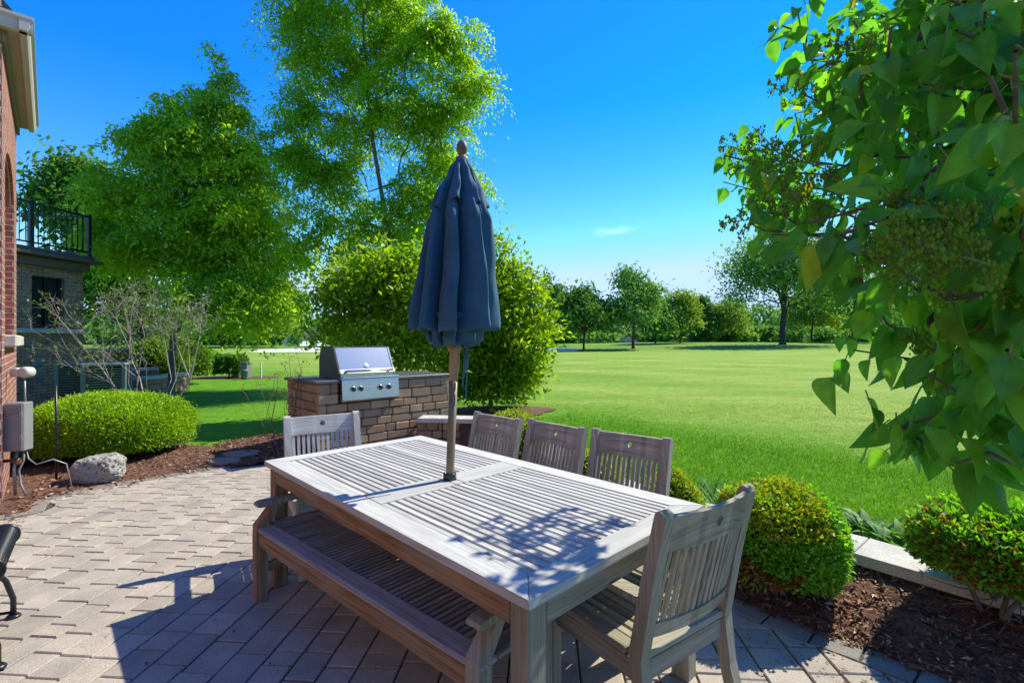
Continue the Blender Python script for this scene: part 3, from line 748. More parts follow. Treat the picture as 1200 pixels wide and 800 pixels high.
for x in (GR0 + .1, GR1 - .1): bar(mb, (x, -.03, zc + .105), (x, .055, zc + .09), .02, .03)
mb.build('handle', M['steel'], gr)
mb = MB()
prism(mb, [(-.058, zc + .014), (.018, zc + .03), (.018, zc - .285), (-.06, zc - .285), (-.085, zc - .262), (-.064, zc - .01)], lambda a, b, t: Vector((t, a, b)), GR0, GR1)
cbox(mb, (gx, -.062, zc + .018), (gw, .03, .012), None, .003); mb.build('control_panel', M['steel'], gr)
mb = MB(); cbox(mb, (gx, .3, zc - .14), (gw - .012, .56, .27), None, .004); mb.build('firebox', M['steel_dark'], gr)
rotk = Matrix.Rotation(R(85), 3, 'X')
for x in (.145, .25, .535, .66):
    mb = MB(); c0 = Vector((GR0 + x, -.071, zc - .125)); lathe(mb, [(.036, 0), (.038, .006), (.034, .010)], 20, c0, axis=rotk)
    k = mb.build('knob_bezel', M['steel'], gr)
    mb = MB(); lathe(mb, [(.026, .008), (.029, .014), (.026, .04), (.02, .046)], 20, c0, axis=rotk); mb.build('knob', M['rubber'], k)
mb = MB(); cbox(mb, (GR0 + .40, -.075, zc - .12), (.085, .008, .022), Matrix.Rotation(R(-5), 3, 'X'), .002); mb.build('badge_plate', M['steel'], gr)
mb = MB(); lathe(mb, [(.034, 0), (.036, .01), (.028, .016)], 24, (gx, .085, zc + .165), axis=Matrix.Rotation(R(57), 3, 'X'))
mb.build('hood_thermometer', M['white_wall'], gr)

sw = thing('seat_wall', 'low curved stone seat wall with pale limestone caps behind the chairs', 'garden wall')
rs = resample(wall_near, .02)
mb = MB(); ends = resample(wall_near, .34); 
for i in range(len(ends) - 1):
    a, b = ends[i], ends[i + 1]; u_ = (b - a).normalized(); nn = Vector((u_.y, -u_.x)); zt = wall_z(a.x, a.y) - .062
    stone_courses(mb, a + nn * -.025, u_, nn, (b - a).length, -.02, zt, .10, .16, (.17, .17, .23))
    stone_courses(mb, b + nn * -(WALL_W - .03), -u_, -nn, (b - a).length, -.02, zt, .10, .08, (.17, .23))
e0, f0 = wall_near[0], wall_far[0]; u_ = (e0 - f0).normalized()
stone_courses(mb, f0, u_, Vector((u_.y, -u_.x)) * 1, WALL_W, -.02, wall_z(e0.x, e0.y) - .062, .10, .1, (.27,))
mb.build('stone_courses', M['stone'], sw)
mb = MB(); caps_n = match(offset(wall_near, -.02), 24); caps_f = match(offset(wall_far, .02), 24)
for i in range(23):
    a, b, c, d = caps_n[i], caps_n[i + 1], caps_f[i + 1], caps_f[i]; k = (b - a).normalized() * .002
    zt = [wall_z(p.x, p.y) for p in (a, b, c, d)]; q = [a + k, b - k, c - k, d + k]; cc = sum(q, Vector((0, 0))) / 4
    vs = []; 
    for p, z in zip(q, zt): qq = p + (cc - p).normalized() * .007; vs.append((qq.x, qq.y, z))
    for p, z in zip(q, zt): vs.append((p.x, p.y, z - .006))
    for p, z in zip(q, zt): vs.append((p.x, p.y, z - .06))
    mb.add(vs, [[0, 1, 2, 3], [11, 10, 9, 8]] + [[4 + i_, 4 + (i_ + 1) % 4, (i_ + 1) % 4, i_] for i_ in range(4)] + [[8 + i_, 8 + (i_ + 1) % 4, 4 + (i_ + 1) % 4, 4 + i_] for i_ in range(4)])
mb.build('cap', M['cap'], sw)

# =================================================================== table
TC = Vector((-.323, 2.505)); TA = R(-45.6); TL, TW, TH = 2.19, 1.11, .74
tb = thing('dining_table', 'large weathered teak table with slatted top and an umbrella through its middle', 'table', (TC.x, TC.y, 0), TA)
mb = MB(); th = .03; zt = TH - th / 2; fw = .105; cwid = .17
hx, hy = TL / 2, TW / 2
def board(mb, poly, z0, z1, axis_u, mi=0, ch=.004):
    """mitred board from a convex ccw polygon"""
    n = len(poly); c = sum((Vector(p) for p in poly), Vector((0, 0))) / n; off = random.uniform(0, 40)
    ins = [Vector(p) + (c - Vector(p)).normalized() * ch for p in poly]
    vs = [(p.x, p.y, z1) for p in ins] + [(p[0], p[1], z1 - ch) for p in poly] + [(p[0], p[1], z0 + ch) for p in poly] + [(p.x, p.y, z0) for p in ins]
    fs = [list(range(n)), list(range(3 * n, 4 * n))[::-1]]
    for k in range(3): fs += [[(k + 1) * n + i, (k + 1) * n + (i + 1) % n, k * n + (i + 1) % n, k * n + i] for i in range(n)]
    mb.add(vs, fs, (lambda v: (v[0] + off, v[1] + v[2] + off)) if axis_u == 0 else (lambda v: (v[1] + off, v[0] + v[2] + off)), mi)
z0, z1 = TH - th, TH; gp = .001
board(mb, [(-hx, -hy), (hx, -hy), (hx - fw, -hy + fw), (-hx + fw, -hy + fw)], z0, z1, 0)
board(mb, [(hx, hy), (-hx, hy), (-hx + fw, hy - fw), (hx - fw, hy - fw)], z0, z1, 0)
board(mb, [(hx, -hy + gp), (hx, hy - gp), (hx - fw + gp, hy - fw), (hx - fw + gp, -hy + fw)], z0, z1, 1)
board(mb, [(-hx, hy - gp), (-hx, -hy + gp), (-hx + fw - gp, -hy + fw), (-hx + fw - gp, hy - fw)], z0, z1, 1)
# centre board in two halves round the pole hole
cbox(mb, (0, -(hy - fw) / 2 - .012, zt), (cwid, hy - fw - .03, th), None, .003); cbox(mb, (0, (hy - fw) / 2 + .012, zt), (cwid, hy - fw - .03, th), None, .003)
cbox(mb, (-.058, 0, zt), (.054, .05, th), None, .002); cbox(mb, (.058, 0, zt), (.054, .05, th), None, .002)
ns = 23; pitch = (TW - 2 * fw) / ns
for side in (-1, 1):
    xa, xb = cwid / 2 + .001, hx - fw - .002
    for i in range(ns):
        y = -hy + fw + (i + .5) * pitch
        cbox(mb, (side * (xa + xb) / 2, y, zt - .001 + random.uniform(-.0006, .0006)), (xb - xa, pitch - .0105 + (.0095 if i in (16,) and side < 0 else 0), th - .006), None, .003)
    for y in (-.0,): pass
    for x in (.3, .62, .92): cbox(mb, (side * x, 0, z0 - .012), (.05, TW - 2 * fw + .06, .02), None, .002)
mb.build('tabletop', M['teak_top'], tb)
ah = .088; az = TH - th - ah / 2 - .001; ins_ = .024; lg = .078
for s in (-1, 1):
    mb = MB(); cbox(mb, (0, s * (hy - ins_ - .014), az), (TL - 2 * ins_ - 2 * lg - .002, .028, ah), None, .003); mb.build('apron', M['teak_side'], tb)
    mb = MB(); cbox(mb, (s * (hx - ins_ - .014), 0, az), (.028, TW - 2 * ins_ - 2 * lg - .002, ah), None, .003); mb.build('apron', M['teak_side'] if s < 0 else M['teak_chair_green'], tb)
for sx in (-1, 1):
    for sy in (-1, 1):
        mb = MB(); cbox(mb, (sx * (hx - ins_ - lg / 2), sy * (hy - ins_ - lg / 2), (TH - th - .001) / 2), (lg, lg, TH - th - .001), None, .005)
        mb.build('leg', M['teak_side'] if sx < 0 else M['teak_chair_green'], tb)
mb = MB(); lathe(mb, [(.034, TH + .0), (.034, TH + .034), (.031, TH + .036), (.027, TH + .036), (.027, TH)], 20); mb.build('umbrella_collar', M['steel_dark'], tb)

# =================================================================== umbrella
um = thing('patio_umbrella', 'folded navy blue patio umbrella standing through the table', 'umbrella', (TC.x, TC.y, 0))
lean = Vector((.0375, .01)); zt0 = .74
def PP(z): k = (z - zt0); return Vector((lean.x * k, lean.y * k, z))
mb = MB(); tube(mb, [PP(.05), PP(.74), PP(1.33)], .0215, 16); mb.build('pole', M['olive_pole'], um)
mb = MB(); tube(mb, [PP(1.25), PP(1.30), PP(1.305), PP(1.40), PP(1.405), PP(1.44), PP(2.40)], [.0235, .0235, .027, .027, .032, .032, .022], 16); mb.build('pole_sleeve', M['pole_wood'], um)
mb = MB(); lathe(mb, [(.16, .0), (.17, .02), (.165, .05), (.05, .075), (.03, .09), (.027, .28), (.0225, .285)], 32); mb.build('base', M['black_metal'], um)
def canopy(mb, z_top, z_bot, r_of, nf=8, amp=.42, nz=30, seed=1, hem=.03, twist=.22, per=20):
    g = np.random.default_rng(seed); nth = nf * per; vs = []; phs = g.uniform(-.25, .25, nf); amps = g.uniform(.75, 1.2, nf); hems = g.uniform(-1, 1, nf)
    for i in range(nz + 1):
        f = i / nz
        for j in range(nth):
            lobe_ = int((j / per)) % nf; ph = (j % per) / per
            w = .5 - .5 * math.cos(2 * math.pi * ph)          # 0 in the valley, 1 on the ridge
            w = w ** .45
            am = amp * amps[lobe_] * min(1, f * 2.2 + .15)
            z = z_top + (z_bot - z_top) * f - hem * f ** 6 * ((1 - w) * 1.0 + .35 * hems[lobe_] * w)
            r = r_of(f) * (1 - am * (1 - w)) * (1 + .05 * phs[lobe_] * 4 * w * f)
            th_ = 2 * math.pi * (lobe_ + ph) / nf + twist * w * min(1, f * 1.5) + .06 * math.sin(7 * f + lobe_) * w
            r *= 1 + .018 * math.sin(13 * f + 3 * lobe_) * w
            r += (.006 * mn.noise(Vector((th_ * 9, z * 3.0, seed))) + .0035 * mn.noise(Vector((th_ * 22, z * 6.0, seed + 5)))) * min(1, f * 4)
            c = PP(z); vs.append((c.x + r * math.cos(th_), c.y + r * math.sin(th_), z))
    mb.add(vs, [[i * nth + (j + 1) % nth, i * nth + j, (i + 1) * nth + j, (i + 1) * nth + (j + 1) % nth] for i in range(nz) for j in range(nth)], None, 0, True)
def interp(tab):
    def fn(f):
        for (a, x), (b, y) in zip(tab, tab[1:]):
            if f <= b: t = (f - a) / (b - a); t = t * t * (3 - 2 * t) * .5 + t * .5; return x + (y - x) * t
        return tab[-1][1]
    return fn
mb = MB(); canopy(mb, 2.385, 1.515, interp([(0, .03), (.17, .09), (.25, .135), (.34, .172), (.6, .203), (.85, .228), (1, .240)]), 8, .62, 40, 3, .022, .5, 26)
o = mb.build('canopy', M['canvas'], um); s = o.modifiers.new('thick', 'SOLIDIFY'); s.thickness = .0025; s.offset = -1
mb = MB(); canopy(mb, 2.405, 2.15, interp([(0, .032), (.3, .075), (.7, .128), (1, .152)]), 8, .5, 18, 8, .06, .42, 26)
o = mb.build('vent_cover', M['canvas'], um); s = o.modifiers.new('thick', 'SOLIDIFY'); s.thickness = .0025; s.offset = -1
mb = MB(); canopy(mb, 1.60, 1.455, interp([(0, .15), (.5, .15), (1, .14)]), 8, .45, 10, 14, .035, .5)
o = mb.build('hem_flap', M['canvas'], um); s = o.modifiers.new('thick', 'SOLIDIFY'); s.thickness = .0025; s.offset = -1
mb = MB(); c = PP(2.405); c.z = 0; lathe(mb, [(.030, 2.385), (.034, 2.40), (.031, 2.414), (.018, 2.42), (.019, 2.43), (.027, 2.447), (.030, 2.465), (.025, 2.487), (.013, 2.502), (.002, 2.507)], 20, c); mb.build('finial', M['finial_wood'], um)
mb = MB()
for dx, zb in ((.045, 1.22), (.062, 1.16), (.052, 1.27)):
    c = PP(1.5); tube(mb, [c + Vector((dx, -.02, 0)), Vector((c.x + dx + .004, c.y - .02, 1.38)), Vector((c.x + dx - .006, c.y - .02, zb))], .0045, 6)
mb.build('tie_cord', M['canvas'], um)
mb = MB()
for k in range(8):
    a = 2 * math.pi * (k + .5) / 8; c1, c2 = PP(2.36), PP(1.47); bar(mb, c1 + Vector((.03 * math.cos(a), .03 * math.sin(a), 0)), c2 + Vector((.105 * math.cos(a), .105 * math.sin(a), 0)), .014, .02)
mb.build('rib', M['pole_wood'], um)

# =================================================================== chairs
def back_y(z): return -.2125 - (z - .43) * (.115 / .49)
BOW = [.028]
def BM(x, z, t, hw=.205): return Vector((x, back_y(z) - BOW[0] * (1 - (x / hw) ** 2) + t, z))
def make_chair(name, label, arms, mw, W=.505, group=None, wornrail=None):
    t = thing(name, label, 'chair', group=group); h = W / 2; hw = h - .045
    for s in (-1, 1):
        mb = MB(); prof = [(-.325, 0), (-.275, 0), (-.215, .25), (-.187, .43), (-.24, .70), (-.292, .915), (-.298, .927), (-.312, .932), (-.328, .925), (-.335, .91), (-.288, .70), (-.24, .43), (-.26, .25)]
        prism(mb, prof, lambda a, b, tt: Vector((tt, a, b)), s * h - (.045 if s > 0 else 0), s * h + (0 if s > 0 else .045)); mb.build('back_leg', mw, t)
    # top rail with round hole
    mb = MB(); za, zb = .795, .915; hz = .862; hr = .019; tk = .011; bx = .04
    off = random.uniform(0, 30)
    def railgrid(x0, x1, n):
        for i in range(n):
            xa, xb = x0 + (x1 - x0) * i / n, x0 + (x1 - x0) * (i + 1) / n
            vs = [BM(x, z, tt, hw=hw) for x in (xa, xb) for z in (za, zb) for tt in (-tk, tk)]
            uvm = {tuple(v): (v[0] + off, v[2] + v[1] + off) for v in vs}
            fs = [[0, 4, 6, 2], [1, 3, 7, 5], [2, 6, 7, 3], [0, 1, 5, 4]]
            if i == 0: fs.append([0, 2, 3, 1])
            if i == n - 1: fs.append([4, 5, 7, 6])
            mb.add(vs, fs, lambda v: uvm[tuple(v)])
    railgrid(-hw - .004, -bx, 6); railgrid(bx, hw + .004, 6)
    angs = sorted([2 * math.pi * i / 24 for i in range(24)] + [math.atan2(b - hz, a) % (2 * math.pi) for a in (-bx, bx) for b in (za, zb)])
    def onrect(a):
        c, s = math.cos(a), math.sin(a); k = 1e9
        if c > 1e-9: k = min(k, bx / c)
        if c < -1e-9: k = min(k, -bx / c)
        if s > 1e-9: k = min(k, (zb - hz) / s)
        if s < -1e-9: k = min(k, (za - hz) / s)
        return k * c, hz + k * s
    vs = []
    for a in angs:
        xo, zo = onrect(a); xi, zi_ = hr * math.cos(a), hz + hr * math.sin(a)
        vs += [BM(xo, zo, -tk, hw=hw), BM(xo, zo, tk, hw=hw), BM(xi, zi_, tk, hw=hw), BM(xi, zi_, -tk, hw=hw)]
    n = len(angs); fs = []
    for i in range(n):
        a, b = 4 * i, 4 * ((i + 1) % n); fs += [[a, b, b + 3, a + 3][::1], [a + 1, a + 2, b + 2, b + 1], [a + 2, a + 3, b + 3, b + 2], [a, a + 1, b + 1, b]]
    mb.add(vs, fs, lambda v: (v[0] + off, v[2] + v[1] + off))
    tr = mb.build('top_rail', mw, t)
    mb = MB(); arc = []
    for k in range(13): a = R(60 + 240 * k / 12); arc.append((.0186 * math.cos(a), hz + .0186 * math.sin(a)))
    for k in range(12, -1, -1): a = R(72 + 216 * k / 12); arc.append((.006 + .0145 * math.cos(a), hz + .0145 * math.sin(a)))
    prism(mb, arc, lambda a, b, tt: BM(a, b, tt, hw=hw), -.006, .006); mb.build('crescent_inlay', M['teak_chair'], tr)
    # slats
    mb = MB(); ns_ = 13; sw_ = .0185
    for i in range(ns_):
        x = -hw + (i + .5) * 2 * hw / ns_; vs = []; o_ = random.uniform(0, 40)
        for z in (.535, .665, .80):
            for dx, tt in ((-sw_ / 2, -.006), (sw_ / 2, -.006), (sw_ / 2, .006), (-sw_ / 2, .006)):
                p = BM(x, z, tt, hw=hw); p.x += dx; vs.append(p)
        fs = [[k * 4 + j, k * 4 + (j + 1) % 4, (k + 1) * 4 + (j + 1) % 4, (k + 1) * 4 + j] for k in range(2) for j in range(4)] + [[3, 2, 1, 0], [8, 9, 10, 11]]
        mb.add(vs, fs, lambda v: (v[2] + o_, v[0] + v[1] + o_))
    mb.build('back_slats', mw, t)
    mb = MB(); nseg = 10
    for i in range(nseg):
        xa, xb = -hw - .004 + (2 * hw + .008) * i / nseg, -hw - .004 + (2 * hw + .008) * (i + 1) / nseg
        vs = [BM(x, z, tt, hw=hw) for x in (xa, xb) for z in (.49, .54) for tt in (-.0125, .0125)]
        fs = [[0, 4, 6, 2], [1, 3, 7, 5], [2, 6, 7, 3], [0, 1, 5, 4]] + ([[0, 2, 3, 1]] if i == 0 else []) + ([[4, 5, 7, 6]] if i == nseg - 1 else [])
        mb.add(vs, fs, lambda v: (v[0] + off, v[2] + v[1] + off))
    mb.build('lower_rail', wornrail or mw, t)
    # seat
    mb = MB(); zs = .43
    cbox(mb, (0, .225, zs), (W, .06, .024), None, .005); cbox(mb, (0, -.205, zs), (W - .092, .06, .024), None, .004)
    for s in (-1, 1): cbox(mb, (s * (h - .03), .012, zs), (.058, .364, .024), None, .004)
    k = 9; wi = W - .12
    for i in range(k): cbox(mb, (-wi / 2 + (i + .5) * wi / k, .01, zs - .001), (wi / k - .011, .37, .016), None, .003)
    for y in (-.08, .1): cbox(mb, (0, y, zs - .02), (wi + .04, .03, .018), None, .002)
    mb.build('seat', mw, t)
    zf = .42 - .012 - .035
    for s in (-1, 1):
        mb = MB(); cbox(mb, (s * (h - .024), .0, zf), (.022, .38, .07), None, .003); mb.build('side_apron', mw, t)
        mb = MB(); top = .598 if arms else .417; cbox(mb, (s * (h - .024), .222, top / 2), (.046, .05, top), None, .004); mb.build('front_leg', mw, t)
        if arms:
            mb = MB(); prof = [(-.235, .612), (-.1, .612), (.05, .604), (.16, .600), (.27, .606), (.285, .614), (.285, .628), (.26, .632), (.1, .626), (-.235, .636)]
            prism(mb, prof, lambda a, b, tt: Vector((tt, a, b)), s * (h - .024) - .03, s * (h - .024) + .03); mb.build('arm', mw, t)
    mb = MB(); cbox(mb, (0, .232, zf), (W - .096, .022, .07), None, .003); mb.build('front_apron', mw, t)
    mb = MB(); cbox(mb, (0, -.215, zf), (W - .092, .022, .07), None, .003); mb.build('rear_apron', mw, t)
    return t
def place_chair(t, tl, tr_, ztop=.92):
    """tl, tr_: image points of the two top corners of the backrest as seen"""
    a, b = at(*tl, z=ztop), at(*tr_, z=ztop); return a, b
def set_chair(o, mid, face):
    f = Vector(face).normalized(); o.location = (mid[0] + f.x * .315, mid[1] + f.y * .315, 0); o.rotation_euler = (0, 0, math.atan2(f.y, f.x) - math.pi / 2)
near = make_chair('dining_chair', 'greenish grey teak armchair at the near end of the table, seen from behind', True, M['teak_chair_green'], .52, 'teak chairs round the table')
a, b = at(775, 600, z=.93), at(879, 567, z=.93); u_ = (b - a).normalized(); set_chair(near, (a + b) / 2, (-u_.y, u_.x))
BOW[0] = .008
endc = make_chair('dining_chair', 'sunlit bleached teak armchair at the far end of the table by the grill', True, M['teak_white'], .52, 'teak chairs round the table')
a, b = at(331, 488, z=.93), at(421, 481, z=.93); u_ = (b - a).normalized(); set_chair(endc, (a + b) / 2, (u_.y, -u_.x))
side = make_chair('dining_chair', '', False, M['teak_chair'], .49, 'teak chairs round the table')
labs = ['shaded teak side chair nearest the grill island, first in the row of three', 'middle of the three shaded teak side chairs along the table', 'shaded teak side chair between the middle one and the golden shrub, closest to the armchair']
for k, (l, r_) in enumerate((((558, 483), (611, 492)), ((620, 491), (689, 503)), ((697, 503), (786, 515)))):
    c = side if k == 0 else copy_tree(side)
    a, b = at(*l, z=.92), at(*r_, z=.92); u_ = (b - a).normalized(); set_chair(c, (a + b) / 2, (u_.y, -u_.x)); c['label'] = labs[k]

# =================================================================== bench
BP = at(297, 617, z=.41); bd = Vector((.752, -.659)); BL, BD, BHT = 1.80, .40, .415
bench = thing('garden_bench', 'long backless teak bench with slatted seat and low arms, pushed under the table', 'bench', (BP.x, BP.y, 0), math.atan2(bd.y, bd.x))
# local: x along the length from the far end, y from the front towards the table
mb = MB(); zz = BHT - .0125
cbox(mb, (BL / 2, .045, zz), (BL, .09, .025), None, .006, 1)
cbox(mb, (BL / 2, BD - .03, zz), (BL, .06, .025), None, .004)
for x in (.04, BL - .04): cbox(mb, (x, BD / 2 + .015, zz), (.08, BD - .152, .025), None, .004)
n = 50; 
for i in range(n):
    w = (BL - .164) / n; cbox(mb, (.082 + (i + .5) * w, BD / 2 + .015, zz - .001 + random.uniform(-.0006, .0006)), (w - .0145, BD - .154, .018), None, .003)
for y in (.16, .28): cbox(mb, (BL / 2, y, zz - .021), (BL - .1, .03, .018), None, .002)
mb.build('seat', [M['teak_bench'], M['teak_bench_rail']], bench)
mb = MB(); cbox(mb, (BL / 2, .02, BHT - .025 - .04), (BL - .122, .03, .078), None, .004); mb.build('front_apron', M['teak_side'], bench)
mb = MB(); cbox(mb, (BL / 2, BD - .03, BHT - .025 - .04), (BL - .122, .025, .078), None, .003); mb.build('rear_apron', M['teak_side'], bench)
for x in (.03, BL - .03):
    mw = M['teak_side'] if x < 1 else M['teak_chair_green']
    mb = MB(); prof = [(-.002, 0), (.052, 0), (.062, BHT - .03), (.062, BHT), (.135, .525), (.085, .525), (-.004, BHT + .01), (-.006, BHT - .06)]
    prism(mb, prof, lambda a, b, tt: Vector((tt, a, b)), x - .0295, x + .0295); mb.build('front_leg', mw, bench)
    mb = MB(); cbox(mb, (x, BD - .03, .262), (.056, .056, .524), None, .004); mb.build('rear_leg', mw, bench)
    mb = MB(); cbox(mb, (x, BD / 2 + .0, .175), (.026, BD - .11, .05), None, .003); mb.build('stretcher', mw, bench)
    mb = MB(); prof = [(.0, .534), (.012, .526), (.07, .5255), (BD + .01, .5255), (BD + .01, .55), (.2, .553), (.03, .555), (.006, .549)]
    prism(mb, prof, lambda a, b, tt: Vector((tt, a, b)), x - .032, x + .032); mb.build('arm', M['teak_bench'] if x < 1 else M['teak_chair_green'], bench)

# =================================================================== black mesh chair at the left edge
bc = thing('metal_patio_chair', 'black mesh metal patio chair with a rolled seat edge, cut by the left frame', 'chair', (-2.55, 2.10, 0), math.atan2(.65, .76) - math.pi / 2 + R(0))
# local: y is the way it faces; rolled edge along x
f_ = Vector((.65, .76)); rdir = Vector((.76, -.65)); e1 = Vector((-2.30, 2.20)); bc.location = (e1.x - f_.x * .25 - rdir.x * .26, e1.y - f_.y * .25 - rdir.y * .26, 0)
prof = []
for k in range(15): a = R(-120 + 210 * (1 - k / 14)); prof.append((.23 + .052 * math.cos(a), .45 + .052 * math.sin(a) - .01))
prof = prof[::-1]; prof = prof + [(.1, .475), (-.1, .455), (-.2, .46), (-.25, .52), (-.30, .68), (-.33, .84), (-.36, .88), (-.40, .87)]
mb = MB()
nw = 40
for k in range(nw):
    x = -.255 + .51 * k / (nw - 1); tube(mb, [(x, a, b) for a, b in prof], .0028, 4)
for (a, b), (c, d) in zip(prof, prof[1:]):
    m_ = max(1, int(math.hypot(c - a, d - b) / .02))
    for j in range(m_):
        y, z = a + (c - a) * j / m_, b + (d - b) * j / m_; tube(mb, [(-.255, y, z), (.255, y, z)], .0022, 4)
mb.build('mesh_seat', M['black_metal'], bc)
for s in (-1, 1):
    mb = MB(); tube(mb, [(s * .262, a, b) for a, b in prof], .0095, 8); mb.build('seat_frame', M['black_metal'], bc)
    mb = MB(); tube(mb, [(s * .262, .05, .47), (s * .262, .13, .42), (s * .262, .17, .30), (s * .262, .235, .20), (s * .262, .262, .10), (s * .262, .262, .012)], .0125, 8)
    lathe(mb, [(.03, .0), (.032, .008), (.022, .018)], 16, (s * .262, .262, 0)); mb.build('front_leg', M['black_metal'], bc)
    mb = MB(); tube(mb, [(s * .262, -.1, .455), (s * .262, -.2, .30), (s * .262, -.27, .012)], .0125, 8)
    lathe(mb, [(.03, .0), (.032, .008), (.022, .018)], 16, (s * .262, -.27, 0)); mb.build('rear_leg', M['black_metal'], bc)
    mb = MB(); tube(mb, [(s * .262, .255, .03), (s * .262, 0, .07), (s * .262, -.26, .03)], .008, 8); mb.build('side_stretcher', M['black_metal'], bc)

# =================================================================== brick house at the left edge
HC = Vector((-4.50, 4.26)); HU = Vector((-.69, .72)).normalized(); HW = Vector((-.72, -.69)).normalized()   # far along the receding face; along the front face out of frame
hs_ = thing('brick_house', 'red brick house corner with grey gutter at the left edge of the patio', 'house', (HC.x, HC.y, 0))
def H(s, t, z): p = HU * s + HW * t; return Vector((p.x, p.y, z))       # s along receding face, t into the house along the front
def quad(mb, pts, uvs, mi=0):
    m_ = {tuple(p): u for p, u in zip(pts, uvs)}; mb.add(pts, [[0, 1, 2, 3]], lambda v: m_[tuple(v)], mi)
mb = MB(); EZ = 4.20
def face_s(s0, s1, z0, z1, t=0, mi=0): quad(mb, [H(s0, t, z0), H(s1, t, z0), H(s1, t, z1), H(s0, t, z1)], [(s0, z0), (s1, z0), (s1, z1), (s0, z1)], mi)
def face_t(t0, t1, z0, z1, s, mi=0): quad(mb, [H(s, t1, z0), H(s, t0, z0), H(s, t0, z1), H(s, t1, z1)], [(-t1 - .3, z0), (-t0 - .3, z0), (-t0 - .3, z1), (-t1 - .3, z1)], mi)
FS = 2.65; n0, n1, nz0, nz1, nd = .42, 2.05, 1.52, 3.05, .10
face_t(0, 4, 0, EZ, 0)
face_s(0, n0, 0, EZ); face_s(n1, FS, 0, EZ); face_s(n0, n1, 0, nz0); 
face_s(n0, n1, nz0, nz1 + .35, nd)
face_t(0, nd, nz0, nz1, n1); quad(mb, [H(n0, 0, nz0), H(n0, nd, nz0), H(n0, nd, nz1), H(n0, 0, nz1)], [(0, nz0), (nd, nz0), (nd, nz1), (0, nz1)])
# arched head of the niche
K = 14; mid = (n0 + n1) / 2; ra = (n1 - n0) / 2
for k in range(K):
    a0, a1 = math.pi * (1 - k / K), math.pi * (1 - (k + 1) / K); s0, s1 = mid + ra * math.cos(a0), mid + ra * math.cos(a1); h0, h1 = nz1 + .35 * math.sin(a0), nz1 + .35 * math.sin(a1)
    quad(mb, [H(s0, 0, h0), H(s1, 0, h1), H(s1, 0, EZ), H(s0, 0, EZ)], [(s0, h0), (s1, h1), (s1, EZ), (s0, EZ)])
    quad(mb, [H(s0, nd, h0), H(s1, nd, h1), H(s1, 0, h1), H(s0, 0, h0)], [(s0, 0), (s1, 0), (s1, .1), (s0, .1)])
face_t(0, 4, 0, EZ, FS)
e1_ = -9.5
face_t(0, 4, EZ, 6.6, .0)
quad(mb, [H(0, 4, 0), H(e1_, 4, 0), H(e1_, 4, 6.6), H(0, 4, 6.6)], [(0, 0), (-e1_, 0), (-e1_, 6.6), (0, 6.6)])  # unseen wall behind the camera, added to bounce warm light onto the patio
mb.build('wall', M['brick_red'], hs_)
mb = MB(); c = H((n0 + n1) / 2, .0, nz0 - .06); cbox(mb, c, (n1 - n0 + .16, .16, .115), RZ(math.atan2(HU.y, HU.x)), .012); mb.build('sill', M['cap'], hs_)
ov = .13
def along(mb, prof, s0, s1, mi=0):           # prof of (t_out, z) swept along the receding face; t_out measured outward
    vs = [H(s0, -a, b) for a, b in prof] + [H(s1, -a, b) for a, b in prof]; n = len(prof)
    mb.add(vs, [list(range(n)), list(range(n, 2 * n))[::-1]] + [[i, n + i, n + (i + 1) % n, (i + 1) % n] for i in range(n)], None, mi)
def along2(mb, prof, t0, t1, mi=0):
    vs = [H(-a, t0, b) for a, b in prof] + [H(-a, t1, b) for a, b in prof]; n = len(prof)
    mb.add(vs, [list(range(n))[::-1], list(range(n, 2 * n))] + [[i, (i + 1) % n, n + (i + 1) % n, n + i] for i in range(n)], None, mi)
sof = [(-.02, EZ - .01), (ov - .02, EZ - .01), (ov - .02, EZ + .03), (-.02, EZ + .03)]
mb = MB(); along(mb, sof, -ov + .02, FS); along2(mb, sof, .03, 3); mb.build('soffit', M['trim_tan'], hs_)
mb = MB(); fr = [(0.003, EZ - .11), (.03, EZ - .11), (.03, EZ - .012), (.003, EZ - .012)]; along(mb, fr, -.03, FS); along2(mb, fr, .0, 3); mb.build('frieze', M['trim_green'], hs_)
gut = [(ov - .018, EZ - .03), (ov + .03, EZ - .03), (ov + .045, EZ), (ov + .05, EZ + .05), (ov + .075, EZ + .075), (ov + .075, EZ + .10), (ov - .018, EZ + .10)]
mb = MB(); along(mb, gut, -ov - .07, FS + .02); along2(mb, gut, -ov - .07 + .003, 3); mb.build('gutter', M['trim_grey'], hs_)
mb = MB(); rf = [(ov + .06, EZ + .105), (ov + .06, EZ + .135), (-1.6, EZ + 2.2), (-1.6, EZ + .105)]; along(mb, rf, -ov + .3, FS); mb.build('roof', M['roof_dark'], hs_)
# utilities on the wall
ub = thing('meter_box', 'grey metal utility cabinet with louvres mounted on the brick corner', 'utility box', (HC.x, HC.y, 0))
p1, p2 = at(13, 500, d=4.35), at(38, 500, d=4.62)
d_ = Vector((p2.x - p1.x, p2.y - p1.y)); ang = math.atan2(d_.y, d_.x)
uc = Vector((-4.52, 4.42)); ub.location = (uc.x, uc.y, 0); ub.rotation_euler = (0, 0, R(12))
z0b, z1b = .46, .90; w_, dp = .165, .12
mb = MB(); cbox(mb, (0, 0, (z0b + z1b) / 2), (w_, dp, z1b - z0b), None, .008); cbox(mb, (-.11, .03, (z0b + z1b) / 2), (.05, .05, z1b - z0b - .1), None, .004); mb.build('cabinet', M['grey_box'], ub)
mb = MB(); cbox(mb, (0, -dp / 2 - .004, (z0b + z1b) / 2), (w_ - .02, .008, z1b - z0b - .02), None, .003)
for k in range(3): cbox(mb, (-.01, -dp / 2 - .011, z1b - .055 - k * .022), (.11, .008, .009), None, .003)
mb.build('cover', M['grey_box'], ub)
